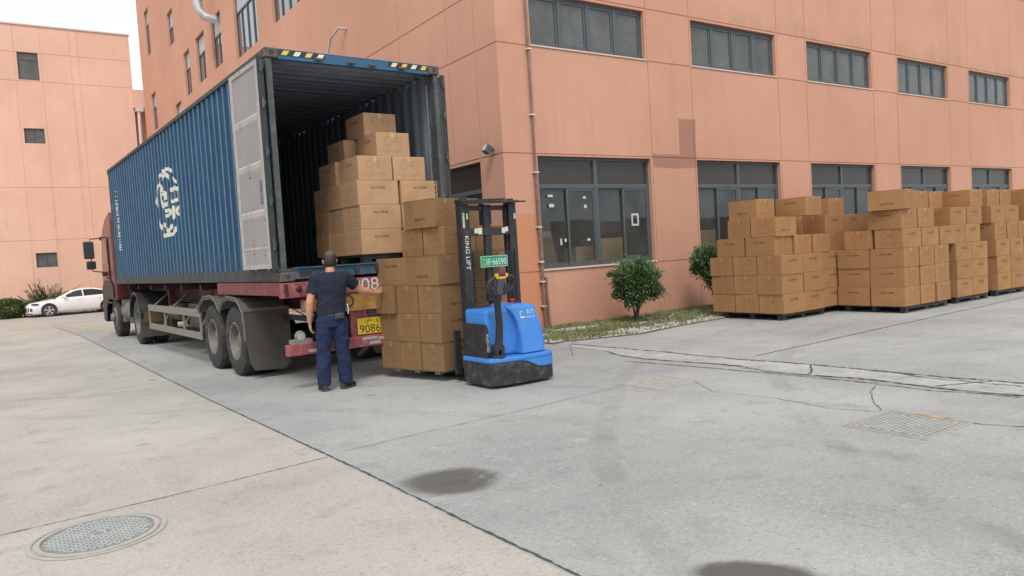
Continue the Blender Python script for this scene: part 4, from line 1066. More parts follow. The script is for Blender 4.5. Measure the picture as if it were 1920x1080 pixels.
mb = MB(); mb.box(.68, 1.95, .02, .05, C0-.43, C0-.225); mb.box(.68, 1.95, -.0, .055, C0-.455, C0-.43)
ys_ = build(mb, 'warning_board', M_YSIGN, tr)
ring = MB(); ring.lathe((.87, -.004+.018, C0-.32), 'y', [(.065, 0), (.085, 0), (.085, .004), (.065, .004)], 24); build(ring, 'painted_ring', M_GASK, ys_)
mb = MB(); mb.box(.28, .5, .02, .2, C0-.42, C0-.25); lampb = build(mb, 'tail_lamp', mat('lamp_housing', (.25, .14, .08), .7, .2, 8), tr, bevel=.03)
mb = MB(); mb.lathe((.39, .012, C0-.335), 'y', [(.001, 0), (.07, 0), (.075, .01)], 18); build(mb, 'lens', M_LAMPO, lampb)
mb = MB(); mb.box(.90, 1.62, .05, .08, .60, C0-.455); mb.box(.90, .96, .03, .05, .60, C0-.46)
pb = build(mb, 'plate_panel', M_PINK, tr)
mb = MB(); mb.box(1.15, 1.42, .02, .05, .86, .95); build(mb, 'plate_lamp', M_GASK, pb)
mb = MB(); mb.box(.985, 1.425, .026, .034, .62, .835)
pl = build(mb, 'number_plate', mat('plate_yellow', (.70, .50, .03), .5, .12, 8), tr, bevel=.003)
text('plate_region', '沪 L', .065, M_BLACK, pl, (1.205, .0245, .795), (R(90), 0, 0), w=.24)
text('plate_digits', '90866', .105, M_BLACK, pl, (1.205, .0245, .69), (R(90), 0, 0), w=.38)
mb = MB(); mb.box(.0, CW, -.02, .08, .455, .60)
bp = build(mb, 'rear_bumper', M_PINK, tr, bevel=.01)
mb = MB()
for x, z, w_ in ((.27, .50, .16), (.42, .56, .12), (1.02, .565, .22), (1.26, .55, .22), (1.12, .50, .16), (1.75, .52, .2), (2.1, .53, .2)): mb.box(x, x+w_, -.0235, -.021, z-.018, z+.018)
build(mb, 'reflector_strip', M_LAMPW, bp)
mb = MB(); mb.box(.08, .34, .0, .14, .60, .65); mb.lathe((.20, .055, .69), 'y', [(.001, -.03), (.06, -.03), (.075, 0), (.06, .04), (.001, .05)], 18)
wl = build(mb, 'work_lamp', M_GUARD, tr); mb = MB(); mb.lathe((.20, .0225, .69), 'y', [(.001, 0), (.05, 0)], 18); build(mb, 'lens', M_LAMPW, wl)
mb = MB()
for x in (.75, 1.7): mb.bar((x, .03, .60), (x, .25, .98), .07, .05)
mb.bar((1.25, .1, .52), (1.15, .4, .3), .05, .05); mb.bar((1.95, .08, .47), (2.0, .12, .2), .02, .2); build(mb, 'bumper_stay', M_GREASE, tr)
def tyre_mesh(wd, r, rim):
    mb = MB(); w = wd
    mb.lathe((0,0,0), 'x', [(rim, .02), (rim+.015, .0), (rim+.09, -.006), (r-.07, .0), (r-.025, .012), (r, .05), (r, w-.05), (r-.025, w-.012), (r-.07, w), (rim+.09, w+.006), (rim+.015, w), (rim, w-.02)], 40)
    for k in range(5):      # circumferential grooves are hinted by raised bands
        t = .05+(w-.1)*(k+.1)/5; mb.lathe((0,0,0), 'x', [(r-.002, t), (r+.009, t+.004), (r+.009, t+(w-.1)/5*.7), (r-.002, t+(w-.1)/5*.7+.004)], 40)
    return mb
def truck_wheel(parent, x, y, r=.525, wd=.27, dual=True, side=1, z=None, deep=True, rim=None):
    """side=+1: outer face towards -x"""
    z = r-.004 if z is None else z
    w = empty('wheel', (x, y, z), 0); w.parent = parent; w.scale = (side, 1, 1)
    rim = rim or r*.55
    tyre_ = build(tyre_mesh(wd, r, rim), 'tyre', M_RUB, w, auto=35)
    if dual: t2 = build(tyre_mesh(wd, r, rim), 'tyre', M_RUB, w, auto=35); t2.location = (wd+.05, 0, 0)
    mb = MB(); d = .13 if deep else -.02
    mb.lathe((0,0,0), 'x', [(rim+.006, .012), (rim-.012, .0), (rim-.03, .012), (rim-.045, d*.6), (rim*.80, d), (rim*.42, d+.004), (rim*.42, d-.05), (rim*.30, d-.07 if deep else d-.09), (.001, d-.07 if deep else d-.09)], 36)
    build(mb, 'rim', M_RIM, w, auto=35)
    mb = MB()
    for k in range(10):
        a = 2*math.pi*k/10; u, v = rim*.60*math.cos(a), rim*.60*math.sin(a); mb.cyl((d+.002, u, v), (d-.028, u, v), .016, 6)
    build(mb, 'wheel_nut', M_GREASE, w)
    return w
for y in (2.22, 3.44):
    truck_wheel(tr, .0, y); truck_wheel(tr, CW, y, side=-1)
    mb = MB(); mb.cyl((.25, y, .52), (CW-.25, y, .52), .075, 12); mb.cyl((1.15, y, .52), (1.35, y, .52), .15, 14); build(mb, 'axle', M_GREASE, tr)
mb = MB()
for x in (.55, 1.85): mb.tube([(x, 1.5, .85), (x, 2.2, .70), (x, 2.85, .92), (x, 3.45, .70), (x, 4.2, .86)], .045, 6)
mb.box(.4, .7, 2.7, 3.0, .8, 1.0); mb.box(1.8, 2.1, 2.7, 3.0, .8, 1.0); build(mb, 'leaf_spring', M_GREASE, tr)
def fender(parent, x0, x1, pts, m, name='mudguard', th=.02, lip=.05):
    mb = MB(); n = len(pts)
    mb.add([(x, p[0], p[1]) for x in (x0, x1) for p in pts], [(k, k+1, n+k+1, n+k) for k in range(n-1)])
    s = 1 if x0 < 1.2 else -1; xo = x0 if x0 < 1.2 else x1
    # rolled outer lip
    mb.tube([(xo, p[0], p[1]) for p in pts], .018, 6)
    mb.add([(xo, p[0], p[1]-q) for q in (0, lip) for p in pts], [(k, k+1, n+k+1, n+k) for k in range(n-1)])
    return build(mb, name, m, parent, fixn=False)
def arc(yc, zc, r, a0, a1, n=10): return [(yc+r*math.cos(R(a0+(a1-a0)*k/n)), zc+r*math.sin(R(a0+(a1-a0)*k/n))) for k in range(n+1)]
fp = [(1.60, .56), (1.60, .80), (1.66, .98), (1.80, 1.10), (1.95, 1.17), (2.40, 1.19), (2.62, 1.13), (2.78, 1.0), (2.83, .98), (2.88, 1.0), (3.04, 1.13), (3.26, 1.19), (3.72, 1.17), (3.98, 1.05), (4.08, .9)]
for x0, x1 in ((-.03, .62), (CW-.62, CW+.03)):
    fender(tr, x0, x1, fp, M_FEND)
    mb = MB(); mb.prism([(x0+.0, 1.02), (x0+.0, .56), (x0+.05, .22), (x0+.10, .13), (x1-.12, .10), (x1-.03, .16), (x1, .4), (x1, 1.02)], 'y', 1.565, 1.585)
    build(mb, 'mud_flap', M_FLAP, tr)
    mb = MB(); mb.box(x0, x1, 1.555, 1.60, .98, 1.02); build(mb, 'flap_bracket', M_FEND, tr)
for x in (.0, CW-.05):
    mb = MB(); mb.box(x, x+.03, 4.15, 8.45, .82, .95); mb.box(x, x+.03, 4.15, 8.45, .43, .55)
    for y in (4.15, 5.35, 6.9, 8.42): mb.box(x+.003, x+.033, y, y+.06, .54, .83)
    for y in (4.6, 6.3, 8.0): mb.bar((x+.03, y, .92), (x+.5 if x < 1 else x-.45, y+.5, C0-.2), .03, .03)
    for y in (4.4, 5.6, 7.3): mb.bar((x+.03, y, .50), (x+.5 if x < 1 else x-.45, y+.9, 1.0), .02, .02)
    build(mb, 'side_guard', M_GUARD, tr)
mb = MB(); mb.box(.25, .8, 5.2, 6.0, .55, 1.0); mb.cyl((.35, 6.6, .8), (.35, 7.6, .8), .17, 14); build(mb, 'air_tank', mat('tank_paint', (.045, .05, .04), .5, .2, 5), tr, bevel=.02)
mb = MB()
for x in (.35, 2.0): mb.box(x, x+.12, 8.0, 8.12, .42, C0-.1); mb.box(x-.06, x+.18, 7.92, 8.2, .39, .42)
build(mb, 'landing_leg', M_REDD, tr)

# ================================================================== TRACTOR
tc_ = empty('tractor_unit', TO, TA, label='maroon lorry cab coupled to the front of the trailer with black side mirrors', cat='lorry')
mb = MB(); W0, W1 = -.02, CW-.02
side = [(12.42, .98), (12.42, 3.10), (12.60, 3.28), (13.2, 3.16), (13.75, 2.92), (14.05, 2.62), (14.25, 2.2), (14.36, 1.6), (14.38, 1.05), (13.65, 1.05), (13.5, .98)]
mb.prism(side, 'x', W0+.01, W1-.01)
cb = build(mb, 'cab_body', M_CAB, tc_, bevel=.05)
for x, s in ((W0, -1), (W1, 1)):
    xo = x-.003*s
    mb = MB(); mb.prism([(12.98, 1.12), (12.98, 2.0), (12.98, 2.62), (13.6, 2.62), (14.02, 2.1), (14.12, 1.12)], 'x', x+.002*s, x+.02*s); dd = build(mb, 'door', M_CAB, tc_, bevel=.01)
    mb = MB(); mb.prism([(13.06, 1.95), (13.06, 2.52), (13.56, 2.52), (13.94, 2.02), (13.94, 1.95)], 'x', x+.021*s, x+.026*s); build(mb, 'side_window', M_CARGL if False else mat('dark_cab_glass', (.02, .022, .025), .1, .1, 2), dd)
    mb = MB(); mb.box(min(x+.022*s, x+.05*s), max(x+.022*s, x+.05*s), 13.05, 13.22, 1.55, 1.6); build(mb, 'handle', M_BLKP, dd)
    mb = MB(); mb.prism([(12.55, 1.0), (12.55, 1.3), (12.9, 1.52), (13.9, 1.50), (14.3, 1.3), (14.40, .4), (13.95, .38), (13.75, .8), (13.3, 1.02)], 'x', min(x, x+.03*s)+.001, max(x, x+.03*s)); build(mb, 'wheel_arch', M_BLKP, tc_, bevel=.01)
mb = MB(); mb.box(W0+.1, W1-.1, 14.36, 14.40, .9, 1.9); mb.box(W0, W1, 14.25, 14.48, .35, .85); build(mb, 'front_bumper', M_BLKP, tc_, bevel=.04)
mb = MB(); mb.box(W0+.12, W1-.12, 14.0, 14.3, 2.0, 2.6, 0, Matrix.Identity(4)); build(mb, 'windscreen', M_CARGL if False else mat('dark_windscreen', (.02, .022, .025), .08, .1, 2), tc_)
mb = MB(); mb.box(W0+.0, W1, 14.1, 14.38, 2.62, 2.72); build(mb, 'sun_visor', M_BLKP, tc_, bevel=.02)
for s, x in ((-1, W0), (1, W1)):
    e = empty('side_mirror', (x, 13.35, 0), 0); e.parent = tc_; e.scale = (-s, 1, 1)
    build(MB().box(-.52, -.28, -.06, .06, 2.10, 2.56), 'mirror_head', M_BLKP, e, bevel=.03)
    build(MB().box(-.50, -.30, -.063, -.0605, 2.13, 2.53), 'mirror_glass', mat('mirror_face', (.05, .055, .06), .15, .1, 3), e)
    build(MB().box(-.48, -.26, -.05, .06, 1.82, 2.04), 'wide_mirror', M_BLKP, e, bevel=.03)
    mb = MB(); mb.tube([(.05, .1, 2.68), (-.15, .04, 2.64), (-.35, 0, 2.62), (-.37, 0, 2.5)], .014, 8); mb.tube([(-.36, 0, 2.1), (-.36, 0, 1.8), (-.3, .02, 1.76), (.03, .1, 1.72)], .014, 8)
    build(mb, 'mirror_arm', M_BLKP, e, auto=60)
    build(MB().box(-.12, .0, .0, .12, 1.62, 1.74), 'kerb_mirror', M_BLKP, e, bevel=.02)
mb = MB()
for x in (.75, 1.55): mb.box(x, x+.1, 8.9, 13.8, .72, .95)
for y in (9.0, 10.6, 12.0): mb.box(.75, 1.65, y, y+.12, .74, .93)
build(mb, 'chassis_frame', M_GREASE, tc_)
mb = MB(); mb.box(.72, 1.7, 9.3, 10.3, .98, 1.05); mb.cyl((1.2, 9.8, 1.05), (1.2, 9.8, 1.10), .42, 24); build(mb, 'coupling_plate', M_GREASE, tc_)
for x, sd in ((.0, 1), (CW, -1)):
    truck_wheel(tc_, x, 9.78, side=sd); truck_wheel(tc_, x+.03*sd, 12.98, dual=False, side=sd, deep=False)
mb = MB(); mb.cyl((.25, 9.78, .52), (CW-.25, 9.78, .52), .09, 12); mb.cyl((.25, 12.98, .45), (CW-.25, 12.98, .45), .06, 12); mb.cyl((1.1, 9.78, .52), (1.4, 9.78, .52), .2, 14); build(mb, 'axle', M_GREASE, tc_)
for x0, x1 in ((-.03, .62), (CW-.62, CW+.03)):
    fender(tc_, x0, x1, [(9.16, .45), (9.14, .75)]+arc(9.80, .56, .64, 165, 20, 12)+[(10.42, .6)], M_BLKP, 'wheel_mudguard')
    mb = MB(); mb.box(x0, x1, 9.10, 9.12, .20, .62); build(mb, 'mud_flap', M_FLAP, tc_)
mb = MB(); mb.box(.02, .55, 9.075, 9.095, .52, .76); build(mb, 'rear_plate', mat('grimy_yellow_plate', (.10, .07, .025), .7, .3, 14, dirt=(.06, .05, .04), dscale=14, damt=.8), tc_)
mb = MB(); mb.cyl((.28, 10.6, .72), (.28, 12.0, .72), .26, 20); mb.box(.02, .55, 10.75, 10.8, .44, 1.0); mb.box(.02, .55, 11.75, 11.8, .44, 1.0); build(mb, 'fuel_tank', mat('dusty_tank', (.14, .14, .14), .6, .3, 5), tc_, auto=50)
mb = MB(); mb.cyl((CW-.3, 10.6, .72), (CW-.3, 12.0, .72), .26, 20); build(mb, 'battery_box', M_BLKP, tc_, auto=50)
mb = MB(); mb.box(.3, CW-.3, 12.05, 12.38, 1.05, 2.3); mb.cyl((.4, 12.2, 1.0), (.4, 12.2, 2.9), .08, 12); build(mb, 'air_intake', M_BLKP, tc_)

# ================================================================== WHITE CAR (local x = length, front towards -x, y = width, far side +y)
car = empty('parked_car', (3.47, 48.8, -.375), R(3.0), label='white fastback car parked in front of the peach end building', cat='car')
CWD = 1.86
def lerp_tab(tab, x):
    for (x0, v0), (x1, v1) in zip(tab[:-1], tab[1:]):
        if x <= x1: t = max(0, (x-x0)/(x1-x0)); t = t*t*(3-2*t) if False else t; return v0+(v1-v0)*t
    return tab[-1][1]
belt = [(-2.42, .62), (-2.2, .74), (-1.6, .86), (-.9, .94), (0, .97), (1.2, 1.0), (2.0, 1.03), (2.42, .98)]
low = [(-2.42, .30), (-2.2, .20), (-1.8, .18), (1.8, .19), (2.2, .24), (2.42, .36)]
plan = [(-2.42, .60), (-2.3, .76), (-2.0, .88), (-1.5, .925), (0, .93), (1.6, .925), (2.1, .87), (2.42, .72)]
mb = MB(); rs = []
for i in range(45):
    x = -2.42+4.84*i/44; b = lerp_tab(belt, x); l = lerp_tab(low, x); w = lerp_tab(plan, x); m_ = (b+l)/2
    ring = [(x, -w*.90, l), (x, -w*.985, l+.12), (x, -w, m_-.02), (x, -w*.985, b-.10), (x, -w*.93, b-.015), (x, -w*.6, b+.03), (x, 0, b+.045), (x, w*.6, b+.03), (x, w*.93, b-.015), (x, w*.985, b-.10), (x, w, m_-.02), (x, w*.985, l+.12), (x, w*.9, l)]
    rs.append(ring)
mb.rings(rs)
build(mb, 'body', M_CARW, car, auto=50)
roof = [(-1.12, .93), (-.75, 1.13), (-.35, 1.33), (.1, 1.425), (.5, 1.445), (.9, 1.42), (1.4, 1.31), (1.9, 1.13), (2.2, 1.05)]
mb = MB(); rs = []
for i in range(28):
    x = -1.12+3.32*i/27; h = lerp_tab(roof, x); b = lerp_tab(belt, x)-.02; t = max(.0, (h-b)/.47); w = .85
    wt = w-.19*t
    rs.append([(x, -w, b), (x, -(w*.3+wt*.7), b+(h-b)*.72), (x, -wt*.9, h-.03*t), (x, -wt*.5, h), (x, 0, h+.012), (x, wt*.5, h), (x, wt*.9, h-.03*t), (x, (w*.3+wt*.7), b+(h-b)*.72), (x, w, b)])
mb.rings(rs); build(mb, 'cabin', M_CARW, car, auto=60)
M_DG = mat('tinted_car_glass', (.02, .03, .032), .06, .1, 2)
def side_glass(pts, name):
    mb = MB()
    for s in (-1, 1):
        def Y(x, z):
            b = lerp_tab(belt, x)-.02; h = lerp_tab(roof, x); t = max(0, (h-b)/.47); w = .85; wt = w-.19*t; q = (z-b)/max(.05, (h-b))/.72; return s*(w+(w*.3+wt*.7-w)*min(1.2, q)+.012)
        mb.add([(x, Y(x, z), z) for x, z in pts], [tuple(range(len(pts)))])
    return build(mb, name, M_DG, car, fixn=False)
side_glass([(-.82, .985), (-.50, 1.16), (-.14, 1.31), (.20, 1.36), (.24, 1.01)], 'front_window'); side_glass([(.30, 1.01), (.27, 1.365), (.75, 1.36), (1.15, 1.28), (1.52, 1.17), (1.62, 1.12), (1.25, 1.04)], 'rear_window')
mb = MB(); mb.add([(-1.16, -.66, .95), (-1.16, .66, .95), (-.36, .55, 1.345), (-.36, -.55, 1.345)], [(0, 1, 2, 3)]); build(mb, 'windscreen', M_DG, car, fixn=False)
mb = MB()
for s in (-1, 1): mb.box(-.72, -.56, min(s*.90, s*1.02), max(s*.90, s*1.02), .97, 1.08)
build(mb, 'wing_mirror', M_CARW, car, bevel=.03)
mb = MB()
for s in (-1, 1): mb.add([(-2.26, s*.80, .70), (-2.02, s*.895, .66), (-1.86, s*.915, .70), (-1.92, s*.90, .77), (-2.2, s*.82, .76)], [(0, 1, 2, 3, 4)])
build(mb, 'headlamp', M_DG, car, fixn=False)
mb = MB()
for s in (-1, 1): mb.add([(-2.40, s*.64, .36), (-2.22, s*.83, .36), (-2.20, s*.845, .5), (-2.39, s*.66, .56)], [(0, 1, 2, 3)])
mb.box(-2.47, -2.40, -.5, .5, .34, .52); build(mb, 'air_intake', M_BLKP, car, fixn=False)
mb = MB()
for s in (-1, 1): mb.box(-1.0, 1.0, min(s*.915, s*.938), max(s*.915, s*.938), .21, .27)
for s in (-1, 1):
    for x in (.02, ): pass
build(mb, 'sill_trim', mat('sill_grey', (.3, .3, .3), .4, .1, 4), car)
mb = MB()
for s in (-1, 1):
    for x in (-.05, .95): mb.box(x, x+.16, min(s*.925, s*.945), max(s*.925, s*.945), .84, .865)
build(mb, 'door_handle', M_CARW, car)
for x in (-1.42, 1.42):
    for s in (-1, 1):
        mb = MB(); mb.lathe((x, s*.955 if s > 0 else -.955, .36), 'y', [(.001, 0), (.385, 0), (.385, -.2*s)], 28); build(mb, 'wheel_arch', M_BLACK, car)
        w = empty('wheel', (x, s*.97, .335), 0); w.parent = car; w.scale = (1, s, 1)
        mb = MB(); mb.lathe((0,0,0), 'y', [(.23, -.01), (.245, .004), (.32, 0), (.335, -.03), (.335, -.2), (.2, -.2)], 32); build(mb, 'tyre', M_RUB, w, auto=40)
        mb = MB(); mb.lathe((0,0,0), 'y', [(.235, 0), (.222, 0), (.20, -.06), (.001, -.07)], 28); build(mb, 'wheel_disc', M_BLACK, w)
        mb = MB()
        for k in range(5):
            a = 2*math.pi*k/5+.3
            for da in (-.16, .16): mb.bar((.03*math.cos(a), -.008, .03*math.sin(a)), (.228*math.cos(a+da), -.004, .228*math.sin(a+da)), .034, .02, up=(0, 1, 0))
        mb.lathe((0,0,0), 'y', [(.001, .006), (.05, .004), (.05, -.03)], 14); mb.lathe((0,0,0), 'y', [(.236, -.02), (.236, .004), (.222, .004), (.222, -.02)], 28)
        build(mb, 'rim', M_ALLOY, w)

# ================================================================== CARTONS AND PALLETS
def carton_mesh(name, kind, L, W, H, flip=False):
    """long side along x; origin at the near left bottom corner"""
    me = bpy.data.meshes.new(name); g = .006
    x0, x1, y0, y1, z0, z1 = g, L-g, g, W-g, .001, H-.002
    vs = [(x0,y0,z0),(x1,y0,z0),(x1,y1,z0),(x0,y1,z0),(x0,y0,z1),(x1,y0,z1),(x1,y1,z1),(x0,y1,z1)]
    fs = [(0,3,2,1),(4,5,6,7),(0,1,5,4),(1,2,6,5),(2,3,7,6),(3,0,4,7)]
    ty0, ty1 = (y0+y1)/2-.026, (y0+y1)/2+.026; b = 8
    vs += [(x0, ty0, z1+.0012), (x1, ty0, z1+.0012), (x1, ty1, z1+.0012), (x0, ty1, z1+.0012), (x1+.0012, ty0, z1), (x1+.0012, ty1, z1), (x1+.0012, ty1, z1-.07), (x1+.0012, ty0, z1-.07), (x0-.0012, ty0, z1), (x0-.0012, ty1, z1), (x0-.0012, ty1, z1-.07), (x0-.0012, ty0, z1-.07)]
    fs += [(8,9,10,11), (12,15,14,13), (16,17,18,19)]
    me.from_pydata(vs, [], fs)
    uv = me.uv_layers.new(name='UVMap')
    mi = [2, 2, 0, 1, 0, 1, 3, 3, 3]
    for p in me.polygons:
        p.material_index = mi[p.index]
        q = [(0,0),(1,0),(1,1),(0,1)]
        if flip and p.index in (2, 4): q = [(1,1),(0,1),(0,0),(1,0)]
        if p.index in (1, 0): q = [(-1,-1)]*4
        for li, c in zip(p.loop_indices, q): uv.data[li].uv = c
    for m in CMAT[kind]: me.materials.append(m)
    return me
CDIM = {'yard': (.665, .552, .365), 'lift': (.60, .40, .370), 'cargo': (.625, .515, .335)}
CME = {(k, f): carton_mesh('carton', k, *CDIM[k], flip=f) for k in CDIM for f in (False, True)}
ORD = ['bottom', 'second', 'third', 'fourth', 'fifth', 'sixth', 'seventh']
crnd = random.Random(77)
_seen = {}
def carton(set_, frame, row, ori, u, v, where, group, yaw=0, flip=False, z0=.13, label=None):
    L, W, H = CDIM[set_]
    ob = bpy.data.objects.new('carton', CME[set_, flip]); COL.objects.link(ob)
    j = crnd.uniform(-.013, .013); v = v+crnd.uniform(-.007, .007)
    R_ = Matrix.Translation(Vector(frame[0])) @ Matrix.Rotation(frame[1], 4, 'Z')
    if ori == 'L': loc = Matrix.Translation((u+j, v, z0+H*(row-1)))
    else: loc = Matrix.Translation((u+W+j, v, z0+H*(row-1))) @ Matrix.Rotation(R(90), 4, 'Z')
    m = R_ @ loc @ Matrix.Rotation(R(yaw+crnd.uniform(-1.3, 1.3)), 4, 'Z')
    ob.location = m.to_translation(); ob.rotation_euler = (0, 0, m.to_euler().z)
    lb = label or '%s row carton %s' % (ORD[row-1], where)
    if lb in _seen: print('DUP LABEL', lb)
    _seen[lb] = 1
    tag(ob, lb, 'carton', group)
    return ob
def pallet(loc, rz, lx, ly, m, label, h=.13, group=None, feet=True):
    e = empty('pallet', loc, rz, label=label, cat='pallet', group=group)
    mb = MB()
    for k in range(7):
        y = ly*k/7; mb.box(0, lx, y+.01, y+ly/7-.012, h-.028, h-.002)
    build(mb, 'deck', m, e)
    mb = MB()
    for y in (.02, ly/2-.05, ly-.12): mb.box(.01, lx-.01, y, y+.10, max(.022, h-.065), h-.028)
    build(mb, 'stringer', m, e)
    mb = MB()
    for x in (.02, lx/2-.06, lx-.14):
        for y in (.02, ly/2-.05, ly-.12):
            if h > .09: mb.box(x, x+.12, y, y+.10, .022, h-.065)
    for y in (.02, ly/2-.05, ly-.12): mb.box(.01, lx-.01, y, y+.10, .002, .022)
    build(mb, 'foot', m, e)
    return e
def rows_A(set_, frame, rows, where, group, z0=.13, skip=True):
    L, W, H = CDIM[set_]
    for r in rows:
        for i in range(2):
            for j in range(3):
                if skip and i == 1 and j > 0 and r < rows[-1]: continue
                p = ('near corner' if j == 0 and i == 0 else 'right end' if i == 1 and j == 0 else ('middle left' if j == 1 else 'far left') if i == 0 else ('behind right' if j == 1 else 'far right'))
                carton(set_, frame, r, 'L', i*(L+.008), j*(W+.006), p+' '+where, group, z0=z0)
def rows_B(set_, frame, rows, where, group, z0=.13):
    L, W, H = CDIM[set_]
    for r in rows:
        for i in range(3):
            for j in range(2):
                if j == 1 and i > 0 and r < rows[-1]: continue
                p = {(0, 0): 'near corner', (1, 0): 'middle right', (2, 0): 'right end', (0, 1): 'far left', (1, 1): 'behind middle', (2, 1): 'far right'}[i, j]
                carton(set_, frame, r, 'W', i*(W+.035), j*(L+.012), p+' '+where, group, z0=z0)
G1 = 'cartons stacked on pallets in the yard'
# stack nearest the shrub
S1 = ((11.95, 8.60, 0), 0.0); w1 = 'of the stack nearest the shrub'
pallet((12.03, 8.68, 0), 0, 1.36, 1.40, M_PALLET, 'dark scuffed pallet under the carton stack nearest the shrub')
rows_A('yard', S1, (1, 2, 3), w1, G1)
for u, v, o_, r, p, f in ((0, .13, 'W', 4, 'near corner', 0), (0, .81, 'W', 4, 'far left', 0), (.57, .10, 'W', 4, 'second along the right', 0), (1.14, .08, 'W', 4, 'third along the right', 0),
                    (0, .09, 'L', 5, 'beside the dark gap', 1), (0, .65, 'L', 5, 'far left', 0), (.0, .50, 'W', 6, 'with upside down print', 1), (.85, .05, 'W', 6, 'over the dark gap', 0)):
    carton('yard', S1, r, o_, u, v, p+' '+w1, G1, flip=bool(f))
# stack between (second row of pallets)
S2 = ((13.40, 8.70, 0), 0.0); w2 = 'of the half hidden stack behind the gap'
pallet((13.50, 8.86, 0), 0, 1.36, 1.40, M_PALLET, 'dark pallet of the half hidden stack behind the gap between the two nearest stacks')
rows_A('yard', S2, (1, 2, 3), w2, G1)
for u, v, o_, r, p in ((.30, .10, 'W', 4, 'left'), (.88, .10, 'W', 4, 'right'), (.32, .12, 'L', 5, 'left'), (1.02, .12, 'L', 5, 'right'), (1.0, .45, 'W', 6, 'lone'), (.0, .62, 'L', 5, 'back')):
    carton('yard', S2, r, o_, u, v, p+' '+w2, G1)
# big stack at the front
S3 = ((13.83, 7.32, 0), 0.0); w3 = 'of the front stack in the middle'
pallet((13.92, 7.36, 0), 0, 1.62, 1.25, M_PALLET, 'black pallet with bright steel corner posts under the front middle stack')
rows_B('yard', S3, (1, 2, 3), w3, G1)
for u, v, o_, r, p, f, yw in ((0, 0, 'L', 4, 'near corner', 0, 0), (0, .60, 'L', 4, 'far left', 0, 0), (.70, 0, 'L', 4, 'second along the right', 0, 0), (0, 0, 'W', 5, 'near corner', 0, 0), (.565, 0, 'W', 5, 'second along the right', 0, 0),
                        (-.02, .04, 'W', 6, 'askew, print upside down,', 1, 14), (.72, .35, 'W', 6, 'behind the askew one', 0, 0), (1.15, .25, 'W', 5, 'third along the right', 0, 0), (1.30, .45, 'W', 6, 'third from the left', 0, 0), (1.42, .02, 'L', 4, 'third along the right', 0, 0)):
    carton('yard', S3, r, o_, u, v, p+' '+w3, G1, yaw=yw, flip=bool(f))
# third front stack
S4 = ((15.85, 7.32, 0), 0.0); w4 = 'of the third front stack'
pallet((15.92, 7.38, 0), 0, 1.40, 1.45, M_PALLET, 'dark pallet under the third front stack of cartons')
rows_A('yard', S4, (1, 2, 3), w4, G1)
for u, v, o_, r, p, yw in ((.45, .02, 'L', 4, 'right', 0), (-.20, .05, 'L', 4, 'left', 0), (.02, .10, 'L', 5, 'left', 0), (.72, .10, 'L', 5, 'right', 0), (.10, .55, 'W', 6, 'left', 0), (.98, .15, 'W', 6, 'right', 0), (0, .7, 'L', 4, 'rear', 0)):
    carton('yard', S4, r, o_, u, v, p+' '+w4, G1, yaw=yw)
S5 = ((17.62, 7.32, 0), 0.0); w5 = 'of the fourth front stack near the right edge'
pallet((17.68, 7.38, 0), 0, 1.40, 1.45, M_PALLET, 'dark pallet under the fourth front stack near the right edge')
rows_A('yard', S5, (1, 2, 3), w5, G1)
for u, v, o_, r, p in ((.0, .02, 'W', 4, 'left'), (.57, .02, 'W', 4, 'middle'), (1.14, .02, 'W', 4, 'right'), (-.05, .08, 'L', 5, 'left'), (.64, .08, 'L', 5, 'right'), (.12, .2, 'W', 6, 'left'), (.80, .25, 'W', 6, 'right')):
    carton('yard', S5, r, o_, u, v, p+' '+w5, G1)
S6 = ((19.25, 7.30, 0), 0.0); w6 = 'of the last stack cut by the right edge'
pallet((19.32, 7.36, 0), 0, 1.40, 1.45, M_PALLET, 'dark pallet under the last stack cut by the right edge')
rows_A('yard', S6, (1, 2, 3, 4, 5), w6, G1)
for u, v, p in ((0.05, .05, 'near'), (.1, .65, 'far')): carton('yard', S6, 6, 'L', u, v, p+' '+w6, G1)

S7 = ((15.10, 8.85, 0), 0.0); w7 = 'of the rear stack behind the first gap'
pallet((15.16, 8.92, 0), 0, 1.36, 1.40, M_PALLET, 'dark pallet of the rear stack behind the gap beside the front middle stack')
S8 = ((17.00, 8.90, 0), 0.0); w8 = 'of the rear stack behind the second gap'
pallet((17.06, 8.97, 0), 0, 1.36, 1.40, M_PALLET, 'dark pallet of the rear stack behind the gap right of the third stack')
for S_, w_ in ((S7, w7), (S8, w8)):
    for r in (1, 2, 3, 4, 5):
        for u, v, p in ((0, 0, 'near left'), (.673, 0, 'near right'), (0, .56, 'far left')): carton('yard', S_, r, 'L', u, v, p+' '+w_, G1)

# load on the stacker
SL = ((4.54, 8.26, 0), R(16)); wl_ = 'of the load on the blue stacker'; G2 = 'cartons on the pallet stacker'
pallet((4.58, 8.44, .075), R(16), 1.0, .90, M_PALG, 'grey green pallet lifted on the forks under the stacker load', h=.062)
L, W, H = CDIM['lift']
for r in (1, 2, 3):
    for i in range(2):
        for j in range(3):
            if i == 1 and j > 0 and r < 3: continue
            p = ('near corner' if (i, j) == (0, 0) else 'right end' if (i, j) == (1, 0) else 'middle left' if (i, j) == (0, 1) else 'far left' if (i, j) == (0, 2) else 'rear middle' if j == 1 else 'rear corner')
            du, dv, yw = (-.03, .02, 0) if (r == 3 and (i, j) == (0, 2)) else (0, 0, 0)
            carton('lift', SL, r, 'L', i*(L+.008)+du, j*(W+.006)+dv, p+' '+wl_, G2, yaw=yw, flip=(r == 3 and i == 0 and j == 0), z0=.135)
